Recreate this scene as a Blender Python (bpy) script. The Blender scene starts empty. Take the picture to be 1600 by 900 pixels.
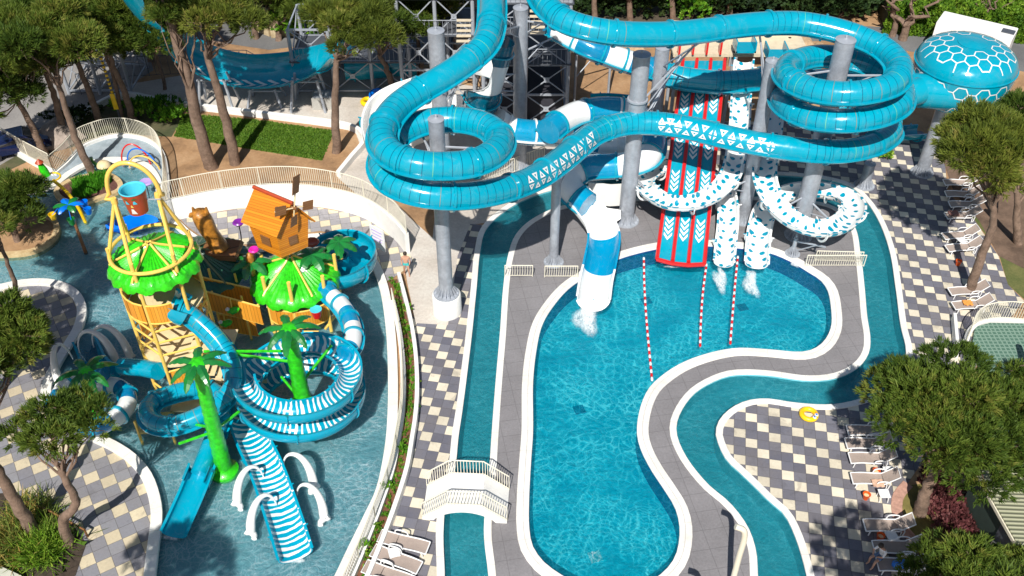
import bpy, math, random
import numpy as np
from mathutils import Vector, Matrix, geometry
random.seed(7); rng = np.random.default_rng(7)
sc = bpy.context.scene; COL = sc.collection
R = math.radians; PI = math.pi
sin, cos = math.sin, math.cos
# ---------------------------------------------------------------- camera, sky, sun
CH, CP, CF = 35.0, 40.8, 1508.0
cam = bpy.data.objects.new('camera', bpy.data.cameras.new('camera')); COL.objects.link(cam)
cam.location = (0, 0, CH); cam.rotation_euler = (R(90-CP), 0, 0)
cam.data.lens = 36*CF/1600; cam.data.clip_end = 2000; sc.camera = cam
SUN_EL, SUN_AZ = 48, 11
w = bpy.data.worlds.new('World'); sc.world = w; w.use_nodes = True
nt = w.node_tree; bg = nt.nodes['Background']
sky = nt.nodes.new('ShaderNodeTexSky'); sky.sky_type = 'NISHITA'; sky.sun_disc = False
sky.sun_elevation = R(SUN_EL); sky.sun_rotation = R(180+SUN_AZ)
nt.links.new(sky.outputs[0], bg.inputs[0]); bg.inputs[1].default_value = 0.065
sl = bpy.data.lights.new('sun', 'SUN'); sl.energy = 5.0; sl.angle = R(0.5); sl.color = (1, .955, .88)
so = bpy.data.objects.new('sun', sl); COL.objects.link(so)
so.rotation_euler = Vector((sin(R(SUN_AZ))*cos(R(SUN_EL)), cos(R(SUN_AZ))*cos(R(SUN_EL)), -sin(R(SUN_EL)))).to_track_quat('-Z', 'Y').to_euler()
sc.view_settings.view_transform = 'Standard'; sc.view_settings.look = 'None'
sc.view_settings.gamma = 1; sc.view_settings.exposure = 0.25
# ---------------------------------------------------------------- pixel <-> world
_s, _c = sin(R(CP)), cos(R(CP))
def ray(px, py):
    v = (py-450)/CF
    return ((px-800)/CF, _c-v*_s, _s+v*_c)
def P(px, py, z=0.0):
    x, f, d = ray(px, py); t = (CH-z)/d
    return Vector((x*t, f*t, z))
def PY(px, py, Y):
    x, f, d = ray(px, py); t = Y/f
    return Vector((x*t, Y, CH-d*t))
def catmull(pts, n=8, closed=False):
    pts = [Vector(p) for p in pts]; out = []; N = len(pts)
    for i in range(N if closed else N-1):
        if closed: p0, p1, p2, p3 = pts[i-1], pts[i], pts[(i+1) % N], pts[(i+2) % N]
        else:
            p1, p2 = pts[i], pts[i+1]
            p0 = pts[i-1] if i else p1*2-p2
            p3 = pts[i+2] if i+2 < N else p2*2-p1
        a, b = (p1-p0).length**.5+1e-6, (p2-p1).length**.5+1e-6
        c = (p3-p2).length**.5+1e-6
        m1 = (p1-p0)/a-(p2-p0)/(a+b)+(p2-p1)/b
        m2 = (p2-p1)/b-(p3-p1)/(b+c)+(p3-p2)/c
        m1 *= b; m2 *= b
        for k in range(n):
            t = k/n
            out.append(p1*(2*t**3-3*t*t+1)+m1*(t**3-2*t*t+t)+p2*(-2*t**3+3*t*t)+m2*(t**3-t*t))
    if not closed: out.append(pts[-1].copy())
    return out
def resample(path, d):
    L = [0]
    for a, b in zip(path, path[1:]): L.append(L[-1]+(b-a).length)
    n = max(2, int(L[-1]/d)+1); out = []; j = 0
    for k in range(n):
        s = L[-1]*k/(n-1)
        while j < len(path)-2 and L[j+1] < s: j += 1
        t = (s-L[j])/max(1e-9, L[j+1]-L[j]); out.append(path[j].lerp(path[j+1], min(1, max(0, t))))
    return out
def px3(lst, z=None): return [P(*(p if len(p) == 3 else (p[0], p[1], z or 0))) for p in lst]
# ---------------------------------------------------------------- mesh builder
class MB:
    def __init__(s): s.v = []; s.f = []; s.uv = []; s.has = False
    def add(s, vs, fs, uvs=None):
        b = len(s.v); s.v += [tuple(v) for v in vs]; s.f += [tuple(b+i for i in f) for f in fs]
        if uvs: s.has = True; s.uv += uvs
        else: s.uv += [[(0, 0)]*len(f) for f in fs]
        return s
    def box(s, c, size, rz=0, rx=0, M=None):
        M = M or (Matrix.Translation(c) @ Matrix.Rotation(rz, 4, 'Z') @ Matrix.Rotation(rx, 4, 'X'))
        x, y, z = [k/2 for k in size]
        vs = [M @ Vector(q) for q in ((-x,-y,-z),(x,-y,-z),(x,y,-z),(-x,y,-z),(-x,-y,z),(x,-y,z),(x,y,z),(-x,y,z))]
        return s.add(vs, [(0,3,2,1),(4,5,6,7),(0,1,5,4),(1,2,6,5),(2,3,7,6),(3,0,4,7)])
    def bar(s, a, b, r, n=6, r2=None): return s.tube([Vector(a), Vector(b)], [r, r if r2 is None else r2], n)
    def tube(s, path, rad, n=8, closed=False):
        path = [Vector(p) for p in path]; N = len(path)
        if not hasattr(rad, '__len__'): rad = [rad]*N
        prev = None; vs = []; fs = []
        for i, p in enumerate(path):
            if closed: t = path[(i+1) % N]-path[i-1]
            else: t = path[min(i+1, N-1)]-path[max(i-1, 0)]
            t = t.normalized() if t.length > 1e-9 else Vector((0, 0, 1))
            if prev is None: prev = (Vector((0, 0, 1)) if abs(t.z) < .9 else Vector((1, 0, 0)))
            u = prev-t*prev.dot(t); u = u.normalized() if u.length > 1e-6 else t.orthogonal().normalized()
            prev = u; w_ = t.cross(u)
            for k in range(n):
                a = 2*PI*k/n; vs.append(p+(u*cos(a)+w_*sin(a))*rad[i])
        for i in range(N if closed else N-1):
            j = (i+1) % N
            for k in range(n):
                l = (k+1) % n; fs.append((i*n+k, i*n+l, j*n+l, j*n+k))
        if not closed: fs += [tuple(range(n-1, -1, -1)), tuple((N-1)*n+k for k in range(n))]
        return s.add(vs, fs)
    def lathe(s, c, prof, n=20, cap=True, rfn=None):
        c = Vector(c); vs = []; fs = []
        for j, (r, z) in enumerate(prof):
            for k in range(n):
                a = 2*PI*k/n; rr = r*(rfn(a, j) if rfn else 1)
                vs.append(c+Vector((rr*cos(a), rr*sin(a), z)))
        for j in range(len(prof)-1):
            for k in range(n):
                l = (k+1) % n; fs.append((j*n+k, j*n+l, (j+1)*n+l, (j+1)*n+k))
        if cap: fs += [tuple(range(n-1, -1, -1)), tuple((len(prof)-1)*n+k for k in range(n))]
        return s.add(vs, fs)
    def prism(s, poly, z0, z1):
        n = len(poly); vs = [(p[0], p[1], z0) for p in poly]+[(p[0], p[1], z1) for p in poly]
        return s.add(vs, [tuple(range(n-1, -1, -1)), tuple(range(n, 2*n))]+[(i, (i+1) % n, n+(i+1) % n, n+i) for i in range(n)])
    def sweep(s, path, prof, closed=False, cap=True, v0=None, bank=None):
        """prof: closed list of (side, up); uv = (metres along, fraction round)"""
        N = len(path); n = len(prof); L = 0; vs = []; us = []
        for i, p in enumerate(path):
            t = (path[(i+1) % N]-path[i-1]) if closed else path[min(i+1, N-1)]-path[max(i-1, 0)]
            t.normalize(); sd = t.cross(Vector((0, 0, 1))).normalized(); up = sd.cross(t)
            if bank:
                b = bank[i] if hasattr(bank, '__len__') else bank
                sd, up = sd*cos(b)+up*sin(b), up*cos(b)-sd*sin(b)
            if i: L += (p-path[i-1]).length
            us.append(L)
            for (a, b) in prof: vs.append(p+sd*a+up*b)
        fs = []; uv = []
        for i in range(N if closed else N-1):
            j = (i+1) % N; uj = us[j] if j else L+(path[0]-path[-1]).length
            for k in range(n):
                l = (k+1) % n; fs.append((i*n+k, j*n+k, j*n+l, i*n+l))
                uv.append([(us[i], k/n), (uj, k/n), (uj, (k+1)/n), (us[i], (k+1)/n)])
        if cap and not closed:
            fs += [tuple(range(n)), tuple((N-1)*n+k for k in range(n-1, -1, -1))]; uv += [[(0, 0)]*n, [(L, 0)]*n]
        return s.add(vs, fs, uv)
    def build(s, name, mat, parent=None, smooth=False, loc=None):
        me = bpy.data.meshes.new(name)
        off = Vector((0, 0, 0)); q = parent
        while q is not None: off += q.location; q = q.parent
        if loc is not None: off += Vector(loc)
        V = np.array(s.v, dtype=np.float64).reshape(-1, 3)-np.array(off)
        me.from_pydata(V.tolist(), [], s.f)
        if s.has:
            ul = me.uv_layers.new(name='UVMap'); ul.data.foreach_set('uv', [c for f in s.uv for q in f for c in q])
        if smooth:
            me.polygons.foreach_set('use_smooth', [True]*len(me.polygons))
            if smooth != 'all':
                try: me.set_sharp_from_angle(angle=R(40))
                except Exception: pass
        if not isinstance(mat, (list, tuple)): mat = [mat]
        for m in mat: me.materials.append(m)
        o = bpy.data.objects.new(name, me); COL.objects.link(o); o.parent = parent
        if loc is not None: o.location = loc
        return o
def tag(o, label=None, cat=None, group=None, kind=None):
    if label: o['label'] = label
    if cat: o['category'] = cat
    if group: o['group'] = group
    if kind: o['kind'] = kind
    return o
def thing(name, label, cat, loc=(0, 0, 0), group=None, rz=0):
    o = bpy.data.objects.new(name, None); COL.objects.link(o); o.location = loc; o.rotation_euler = (0, 0, rz)
    o.empty_display_size = .3
    return tag(o, label, cat, group)
def copy_tree(o, parent=None, loc=None, rz=None, label=None, scale=None):
    c = o.copy(); COL.objects.link(c); c.parent = parent
    if loc is not None: c.location = loc
    if rz is not None: c.rotation_euler = (0, 0, rz)
    if scale: c.scale = (scale,)*3
    if label: c['label'] = label
    for ch in o.children: copy_tree(ch, c)
    return c
# ---------------------------------------------------------------- materials
class NT:
    def __init__(s, name):
        s.m = bpy.data.materials.new(name); s.m.use_nodes = True; s.t = s.m.node_tree; s.n = s.t.nodes
        s.b = s.n['Principled BSDF']; s.out = s.n['Material Output']
    def N(s, typ, **kw):
        n = s.n.new('ShaderNode'+typ)
        for k, v in kw.items(): setattr(n, k, v)
        return n
    def L(s, a, b): s.t.links.new(a, b)
    def put(s, sock, v):
        if isinstance(v, (int, float)): sock.default_value = v
        elif isinstance(v, (tuple, list)): sock.default_value = tuple(v)+((1,) if len(v) == 3 and len(sock.default_value) == 4 else ())
        else: s.L(v, sock)
    def M(s, op, a, b=0.0, c=0.0):
        n = s.N('Math', operation=op); s.put(n.inputs[0], a); s.put(n.inputs[1], b); s.put(n.inputs[2], c); return n.outputs[0]
    def mix(s, f, a, b, blend='MIX'):
        n = s.N('Mix', data_type='RGBA', blend_type=blend); s.put(n.inputs[0], f); s.put(n.inputs[6], a); s.put(n.inputs[7], b); return n.outputs[2]
    def coord(s, kind='Object', scale=(1, 1, 1), rz=0, loc=(0, 0, 0)):
        tc = s.N('TexCoord'); mp = s.N('Mapping'); s.L(tc.outputs[kind], mp.inputs[0])
        mp.inputs[1].default_value = loc; mp.inputs[2].default_value = (0, 0, rz); mp.inputs[3].default_value = scale
        return mp.outputs[0]
    def noise(s, vec, scale, detail=4, rough=.6, dist=0):
        n = s.N('TexNoise'); s.L(vec, n.inputs['Vector']); n.inputs['Scale'].default_value = scale
        n.inputs['Detail'].default_value = detail; n.inputs['Roughness'].default_value = rough; n.inputs['Distortion'].default_value = dist
        return n.outputs['Fac']
    def ramp(s, f, stops):
        n = s.N('ValToRGB'); s.L(f, n.inputs[0]); el = n.color_ramp.elements
        while len(el) < len(stops): el.new(.5)
        for e, (p, c) in zip(el, stops): e.position = p; e.color = (c if hasattr(c, '__len__') else (c,)*3)[:3]+(1,) if hasattr(c, '__len__') else (c, c, c, 1)
        return n.outputs[0]
    def bump(s, h, strength=.3, dist=.02):
        n = s.N('Bump'); s.L(h, n.inputs['Height']); n.inputs['Strength'].default_value = strength; n.inputs['Distance'].default_value = dist
        s.L(n.outputs[0], s.b.inputs['Normal']); return n.outputs[0]
    def fin(s, col=None, rough=.5, metal=0, spec=.5, coat=0):
        if col is not None: s.put(s.b.inputs['Base Color'], col)
        s.put(s.b.inputs['Roughness'], rough); s.b.inputs['Metallic'].default_value = metal
        s.b.inputs['Specular IOR Level'].default_value = spec; s.b.inputs['Coat Weight'].default_value = coat
        s.b.inputs['Coat Roughness'].default_value = .08
        return s.m
def simple(name, col, rough=.5, metal=0, var=.12, scale=2.5, coat=0, bump=0, spec=.5):
    """base colour with gentle mottling"""
    n = NT(name); v = n.coord(); f = n.noise(v, scale, 5, .65)
    c2 = tuple(min(1, c*(1+var)) for c in col); c1 = tuple(c*(1-var) for c in col)
    c = n.ramp(f, [(.3, c1), (.7, c2)])
    if bump: n.bump(n.noise(v, scale*6, 4), bump, .02)
    return n.fin(c, rough, metal, spec, coat)
TURQ = (.0, .33, .47)
def mat_tube(name, lines=True, base=TURQ, bands=None, white=(.78, .8, .8)):
    n = NT(name); tc = n.N('TexCoord'); sp = n.N('SeparateXYZ'); n.L(tc.outputs['UV'], sp.inputs[0]); u = sp.outputs[0]
    f = n.noise(n.coord(), .8, 4)
    col = n.mix(n.M('MULTIPLY', f, .5), base, tuple(c*.72 for c in base))
    if bands:
        per, duty, ph = bands
        m = n.M('LESS_THAN', n.M('FRACT', n.M('ADD', n.M('DIVIDE', u, per), ph)), duty); col = n.mix(m, white, col)
    if lines:
        q = n.M('DIVIDE', u, .405); fr = n.M('FRACT', q); wn = n.N('TexWhiteNoise', noise_dimensions='1D'); n.L(n.M('FLOOR', q), wn.inputs['W'])
        line = n.M('LESS_THAN', fr, .06)
        zone = n.M('GREATER_THAN', n.N('Attribute', attribute_name='bend').outputs['Fac'], .5)
        lc = n.ramp(wn.outputs['Value'], [(0, (.0, .07, .14)), (.74, (.0, .08, .15)), (.75, (.22, .2, .12)), (.88, (.22, .2, .12)), (.89, (.15, .5, .25)), (1, (.15, .5, .25))])
        lc.node.color_ramp.interpolation = 'CONSTANT'
        col = n.mix(n.M('MULTIPLY', line, zone), col, lc)
    gr = n.ramp(n.noise(n.coord(scale=(1, 1, .35)), 2.2, 8, .75, .5), [(.5, 0.0), (.75, 1.0)]); col = n.mix(n.M('MULTIPLY', gr, .16), col, (.25, .33, .33))
    n.bump(n.noise(n.coord(), 1.3, 2), .12, .05)
    return n.fin(col, n.M('ADD', .15, n.M('MULTIPLY', gr, .25)), 0, .5, .3)
def mat_spots(name):
    n = NT(name); tc = n.N('TexCoord'); mp = n.N('Mapping'); n.L(tc.outputs['UV'], mp.inputs[0]); mp.inputs[3].default_value = (1, 3.6, 1)
    ns = n.N('TexNoise'); n.L(mp.outputs[0], ns.inputs['Vector']); ns.inputs['Scale'].default_value = 2.5
    wv = n.N('VectorMath', operation='SCALE'); n.L(ns.outputs['Color'], wv.inputs[0]); wv.inputs['Scale'].default_value = .15
    ad = n.N('VectorMath', operation='ADD'); n.L(mp.outputs[0], ad.inputs[0]); n.L(wv.outputs[0], ad.inputs[1])
    vo = n.N('TexVoronoi', voronoi_dimensions='2D'); n.L(ad.outputs[0], vo.inputs['Vector']); vo.inputs['Scale'].default_value = 1.9; vo.inputs['Randomness'].default_value = .65
    sp = n.N('SeparateColor'); n.L(vo.outputs['Color'], sp.inputs[0])
    th = n.M('ADD', n.M('MULTIPLY', sp.outputs[0], .18), .15)
    m = n.M('LESS_THAN', vo.outputs['Distance'], th)
    return n.fin(n.mix(m, (.8, .81, .8), (.0, .26, .4)), .2, 0, .5, .3)
def mat_zebra(name):
    n = NT(name); tc = n.N('TexCoord'); sp = n.N('SeparateXYZ'); n.L(tc.outputs['UV'], sp.inputs[0]); u, v = sp.outputs[0], sp.outputs[1]
    mp = n.N('Mapping'); n.L(tc.outputs['UV'], mp.inputs[0]); mp.inputs[3].default_value = (1, 2, 1)
    d = n.noise(mp.outputs[0], 2.2, 2)
    fr = n.M('FRACT', n.M('ADD', n.M('DIVIDE', u, .3), n.M('MULTIPLY', d, 1.2)))
    s1 = n.M('LESS_THAN', n.M('ABSOLUTE', n.M('SUBTRACT', fr, .5)), .2)
    vm = n.M('LESS_THAN', n.M('ABSOLUTE', n.M('SUBTRACT', v, .25)), n.M('ADD', .12, n.M('MULTIPLY', n.noise(mp.outputs[0], 5, 1), .14)))
    return n.fin(n.mix(n.M('MULTIPLY', s1, vm), (.0, .32, .48), (.8, .82, .8)), .2, 0, .5, .3)
def mat_tiles(name, cpx, rot, size=.54, cream=(.76, .68, .53), g1=(.105, .105, .135), g2=(.165, .165, .2)):
    """staggered cream and grey paving stones; cpx = pixel where a cream stone is centred"""
    c = P(*cpx); a = R(rot); n = NT(name)
    tc = n.N('TexCoord'); sp = n.N('SeparateXYZ'); n.L(tc.outputs['Object'], sp.inputs[0])
    X = n.M('SUBTRACT', sp.outputs[0], c.x); Y = n.M('SUBTRACT', sp.outputs[1], c.y)
    U = n.M('ADD', n.M('DIVIDE', n.M('ADD', n.M('MULTIPLY', X, cos(a)), n.M('MULTIPLY', Y, sin(a))), size), .5)
    V = n.M('ADD', n.M('DIVIDE', n.M('SUBTRACT', n.M('MULTIPLY', Y, cos(a)), n.M('MULTIPLY', X, sin(a))), size), .5)
    i, j = n.M('FLOOR', U), n.M('FLOOR', V)
    m = n.M('LESS_THAN', n.M('ABSOLUTE', n.M('FLOORED_MODULO', n.M('ADD', i, j), 3)), .5)
    wn = n.N('TexWhiteNoise', noise_dimensions='2D'); cb = n.N('CombineXYZ'); n.L(i, cb.inputs[0]); n.L(j, cb.inputs[1]); n.L(cb.outputs[0], wn.inputs['Vector'])
    g = n.mix(wn.outputs['Value'], g1, g2)
    cr = n.mix(wn.outputs['Value'], cream, tuple(q*.78 for q in cream))
    col = n.mix(m, g, cr)
    co = n.coord(); st = n.noise(co, .5, 6, .65); wet = n.ramp(n.noise(co, .9, 7, .7, .8), [(.56, 0.0), (.64, 1.0)]); col = n.mix(n.M('MULTIPLY', wet, .28), col, (.05, .05, .06)); col = n.mix(n.M('MULTIPLY', n.M('SUBTRACT', st, .4), 1.1), col, (.2, .17, .14))
    fn = n.noise(co, 9, 5, .7); col = n.mix(.35, col, n.mix(fn, (.25, .25, .25), (.9, .9, .9)), 'OVERLAY')
    eu = n.M('MINIMUM', n.M('FRACT', U), n.M('SUBTRACT', 1, n.M('FRACT', U))); ev = n.M('MINIMUM', n.M('FRACT', V), n.M('SUBTRACT', 1, n.M('FRACT', V)))
    gr = n.M('LESS_THAN', n.M('MINIMUM', eu, ev), .018); col = n.mix(n.M('MULTIPLY', gr, .7), col, (.06, .055, .05))
    return n.fin(col, .75)
def mat_ground(name, stops, scale=.4, fine=6, rough=.95, bump=.4, grid=None):
    n = NT(name); co = n.coord(); f = n.noise(co, scale, 8, .65); col = n.ramp(f, stops)
    fn = n.noise(co, fine, 6, .75); col = n.mix(.5, col, n.mix(fn, (.12, .12, .12), (.95, .95, .95)), 'OVERLAY')
    if grid:
        sp = n.N('SeparateXYZ'); n.L(n.coord(rz=R(grid[1])), sp.inputs[0]); e = None
        for k in (0, 1):
            fr = n.M('FRACT', n.M('DIVIDE', sp.outputs[k], grid[0])); q = n.M('MINIMUM', fr, n.M('SUBTRACT', 1, fr)); e = q if e is None else n.M('MINIMUM', e, q)
        col = n.mix(n.M('MULTIPLY', n.M('LESS_THAN', e, .018), .4), col, tuple(c*.5 for c in stops[0][1]))
    if bump: n.bump(fn, bump, .03)
    return n.fin(col, rough)
def mat_leaf(name, dark, light, yellow=None, rough=.6):
    n = NT(name); at = n.N('Attribute', attribute_name='tint'); f = at.outputs['Fac']
    st = [(0, dark), (.62, light)]+([(1, yellow)] if yellow else [])
    n.fin(n.ramp(f, st), rough, 0, .25)
    n.b.inputs['Subsurface Weight'].default_value = 0
    tr = n.N('BsdfTranslucent'); n.L(n.ramp(f, st), tr.inputs[0]); mx = n.N('MixShader'); mx.inputs[0].default_value = .25
    n.L(n.b.outputs[0], mx.inputs[1]); n.L(tr.outputs[0], mx.inputs[2]); n.L(mx.outputs[0], n.out.inputs[0])
    return n.m
def mat_water(name, deep, light, body, dens, cell=1.6, bumpy=.35, seed=0, net=1.0):
    """clear tinted sheet: rippled fresnel gloss over a see-through tint with painted caustic lines, plus a little suspended body colour"""
    n = NT(name); n.n.remove(n.b); co = n.coord(loc=(seed, seed*2, 0))
    w1 = n.N('TexNoise'); n.L(co, w1.inputs['Vector']); w1.inputs['Scale'].default_value = .9; w1.inputs['Detail'].default_value = 4
    sc1 = n.N('VectorMath', operation='SCALE'); n.L(w1.outputs['Color'], sc1.inputs[0]); sc1.inputs['Scale'].default_value = 1.0
    ad = n.N('VectorMath', operation='ADD'); n.L(co, ad.inputs[0]); n.L(sc1.outputs[0], ad.inputs[1])
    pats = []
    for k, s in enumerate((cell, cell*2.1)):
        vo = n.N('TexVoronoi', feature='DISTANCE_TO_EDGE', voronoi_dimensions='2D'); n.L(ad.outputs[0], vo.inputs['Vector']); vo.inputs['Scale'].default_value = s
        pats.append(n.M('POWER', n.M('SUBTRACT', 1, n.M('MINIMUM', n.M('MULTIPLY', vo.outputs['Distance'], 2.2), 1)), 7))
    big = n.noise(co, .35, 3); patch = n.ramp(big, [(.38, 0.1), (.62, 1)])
    caustic_net = n.M('MULTIPLY', n.M('ADD', n.M('MULTIPLY', pats[0], .75), n.M('MULTIPLY', pats[1], .45)), n.M('MULTIPLY', patch, net))  # bright caustic light lines painted into the water tint and body colour
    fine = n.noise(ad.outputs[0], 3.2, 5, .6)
    fac = n.M('MINIMUM', n.M('ADD', caustic_net, n.M('MULTIPLY', n.M('SUBTRACT', fine, .46), .9)), 1)
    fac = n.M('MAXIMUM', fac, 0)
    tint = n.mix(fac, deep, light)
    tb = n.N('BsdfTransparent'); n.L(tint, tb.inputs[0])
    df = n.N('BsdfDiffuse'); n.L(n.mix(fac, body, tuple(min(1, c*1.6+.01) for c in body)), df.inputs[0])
    hb = n.N('Bump'); n.L(n.noise(ad.outputs[0], 2.2, 6, .7), hb.inputs['Height']); hb.inputs['Strength'].default_value = bumpy; hb.inputs['Distance'].default_value = .25
    gl = n.N('BsdfGlossy'); gl.inputs['Roughness'].default_value = .06; n.L(hb.outputs[0], gl.inputs['Normal']); gl.inputs[0].default_value = (1, 1, 1, 1)
    fr = n.N('Fresnel'); fr.inputs[0].default_value = 1.33; n.L(hb.outputs[0], fr.inputs['Normal'])
    m1 = n.N('MixShader'); m1.inputs[0].default_value = dens; n.L(tb.outputs[0], m1.inputs[1]); n.L(df.outputs[0], m1.inputs[2])
    m2 = n.N('MixShader'); n.L(fr.outputs[0], m2.inputs[0]); n.L(m1.outputs[0], m2.inputs[1]); n.L(gl.outputs[0], m2.inputs[2])
    n.L(m2.outputs[0], n.out.inputs[0]); return n.m
def mat_wood(name, c1, c2, plank=.12, axis=2, rough=.45, grain_axis=None):
    n = NT(name); co = n.coord(); sp = n.N('SeparateXYZ'); n.L(co, sp.inputs[0])
    src = n.M('ADD', sp.outputs[0], n.M('MULTIPLY', sp.outputs[1], .8)) if axis == 9 else sp.outputs[axis]
    q = n.M('DIVIDE', src, plank); fr = n.M('FRACT', q)
    wn = n.N('TexWhiteNoise', noise_dimensions='1D'); n.L(n.M('FLOOR', q), wn.inputs['W'])
    sc_ = (1, 1, 9) if axis == 2 else (7, 7, .8)
    f = n.noise(n.coord(scale=sc_), 2.5, 6, .7, 1)
    col = n.mix(n.M('ADD', n.M('MULTIPLY', wn.outputs['Value'], .45), n.M('MULTIPLY', f, .55)), c1, c2)
    col = n.mix(n.M('MULTIPLY', n.M('LESS_THAN', fr, .1), .8), col, tuple(c*.25 for c in c1))
    return n.fin(col, rough, 0, .4, .1)
M = {}
M['tube'] = mat_tube('turquoise_fibreglass_seamed'); M['plain'] = mat_tube('turquoise_fibreglass', lines=False)
M['blue_tube'] = mat_tube('blue_fibreglass_seamed', base=(.0, .34, .50)); M['blue'] = mat_tube('blue_fibreglass', False, base=(.0, .34, .50))
M['band'] = mat_tube('blue_white_banded', False, base=(.0, .28, .5), bands=(5.2, .5, .55)); M['band2'] = mat_tube('blue_white_banded_short', False, base=(.0, .28, .5), bands=(3.4, .5, .2))
M['dkteal'] = simple('teal_edge_paint', (.0, .22, .36), .25, coat=.3)
M['spots'] = mat_spots('white_blue_spotted'); M['zebra'] = mat_zebra('blue_zebra')
M['white_gel'] = simple('white_gelcoat', (.8, .8, .78), .25, var=.04, coat=.3)
M['white'] = simple('white_paint', (.8, .79, .76), .6, var=.06, bump=.1); M['cream_paint'] = simple('cream_railing_paint', (.72, .68, .56), .45, var=.05)
M['rim'] = mat_ground('white_coping', [(.3, (.66, .63, .57)), (.7, (.84, .83, .8))], .8, 10, .7, .1)
def rim_joints(m):
    t = m.node_tree; b = t.nodes['Principled BSDF']; src = b.inputs['Base Color'].links[0].from_socket; n = NT.__new__(NT); n.m, n.t, n.n, n.b = m, t, t.nodes, b
    tc = n.N('TexCoord'); sp = n.N('SeparateXYZ'); n.L(tc.outputs['UV'], sp.inputs[0]); u = sp.outputs[0]; v = sp.outputs[1]
    j = n.M('LESS_THAN', n.M('FRACT', n.M('DIVIDE', u, 1.2)), .014); c = n.mix(n.M('MULTIPLY', j, .45), src, (.3, .28, .25))
    st = n.ramp(n.noise(n.coord(), 1.6, 8, .7), [(.52, 0.0), (.7, 1.0)]); c = n.mix(n.M('MULTIPLY', st, .3), c, (.5, .42, .32)); n.L(c, b.inputs['Base Color'])
rim_joints(M['rim'])
M['steel'] = mat_ground('galvanised_steel', [(.3, (.27, .29, .33)), (.7, (.42, .45, .5))], 1.2, 5, .42, .05); M['steel'].node_tree.nodes['Principled BSDF'].inputs['Metallic'].default_value = .25
M['strut'] = simple('light_steel', (.38, .41, .46), .4, .2); M['dark_steel'] = simple('dark_steel', (.1, .11, .13), .5, .3)
M['red'] = simple('red_plastic', (.65, .015, .015), .3, coat=.3); M['orange'] = simple('orange_plastic', (.75, .1, .01), .35)
M['yellow'] = simple('yellow_pole_paint', (.85, .56, .12), .35, var=.08, coat=.2); M['bright_yellow'] = simple('bright_yellow', (.85, .55, .01), .35)
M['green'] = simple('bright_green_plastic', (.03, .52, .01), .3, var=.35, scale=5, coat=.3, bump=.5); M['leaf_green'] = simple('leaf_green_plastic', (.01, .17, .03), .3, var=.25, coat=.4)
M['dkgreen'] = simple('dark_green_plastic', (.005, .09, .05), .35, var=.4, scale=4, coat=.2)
M['pink'] = simple('pink_plastic', (.75, .02, .35), .35); M['purple'] = simple('purple_plastic', (.2, .02, .3), .35); M['lilac'] = simple('lilac_plastic', (.45, .32, .7), .4)
M['cyan'] = simple('cyan_plastic', (.08, .55, .7), .35); M['royal'] = simple('royal_blue_plastic', (.0, .16, .72), .3, coat=.3)
M['black'] = simple('black_rubber', (.02, .02, .025), .6); M['brick_red'] = simple('terracotta_paint', (.4, .06, .02), .4)
M['wood'] = mat_wood('orange_planks', (.45, .13, .008), (.78, .30, .02)); M['wood_v'] = mat_wood('orange_planks_upright', (.60, .22, .015), (.85, .40, .05), .16, 9)
M['wood_dk'] = mat_wood('brown_planks', (.16, .07, .025), (.28, .13, .05)); M['gold_wood'] = simple('gold_brown_carving', (.36, .15, .02), .4, var=.75, scale=3, coat=.15, bump=.8)
M['sand'] = simple('sand_deck', (.72, .58, .34), .6)
M['taupe'] = simple('taupe_sling_fabric', (.36, .29, .25), .8); M['white_pl'] = simple('white_resin', (.8, .8, .8), .35, var=.03)
M['bark'] = mat_ground('pine_bark', [(.3, (.10, .065, .045)), (.7, (.25, .17, .125))], 2.2, 9, .95, .9)
M['pine'] = mat_leaf('pine_needles', (.045, .09, .012), (.13, .19, .025), (.25, .24, .05)); M['pine2'] = mat_leaf('pine_needles_yellowish', (.065, .1, .015), (.18, .22, .03), (.30, .25, .07))
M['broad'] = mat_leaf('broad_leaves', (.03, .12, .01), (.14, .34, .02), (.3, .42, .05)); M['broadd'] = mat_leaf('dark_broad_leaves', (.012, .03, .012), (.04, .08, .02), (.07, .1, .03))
M['redleaf'] = mat_leaf('red_leaves', (.06, .02, .02), (.17, .05, .055), (.28, .13, .11)); M['reed'] = mat_leaf('long_grass', (.05, .1, .02), (.2, .26, .05), (.42, .28, .08))
M['hedge'] = mat_leaf('hedge_leaves', (.05, .13, .012), (.16, .3, .02), (.3, .42, .05))
M['skin'] = simple('skin', (.5, .28, .19), .6); M['hair'] = simple('dark_hair', (.03, .02, .015), .6); M['cloth_w'] = simple('white_shirt', (.75, .75, .75), .8); M['cloth_b'] = simple('grey_blue_cloth', (.12, .2, .35), .8)
M['asphalt'] = mat_ground('asphalt', [(.3, (.10, .10, .105)), (.7, (.17, .17, .17))], .3, 8)
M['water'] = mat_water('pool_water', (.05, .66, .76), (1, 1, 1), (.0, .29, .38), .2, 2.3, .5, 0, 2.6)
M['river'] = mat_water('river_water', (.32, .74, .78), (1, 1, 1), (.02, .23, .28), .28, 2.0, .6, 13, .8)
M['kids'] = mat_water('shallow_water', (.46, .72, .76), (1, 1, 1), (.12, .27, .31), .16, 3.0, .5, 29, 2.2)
M['foam'] = None
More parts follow.
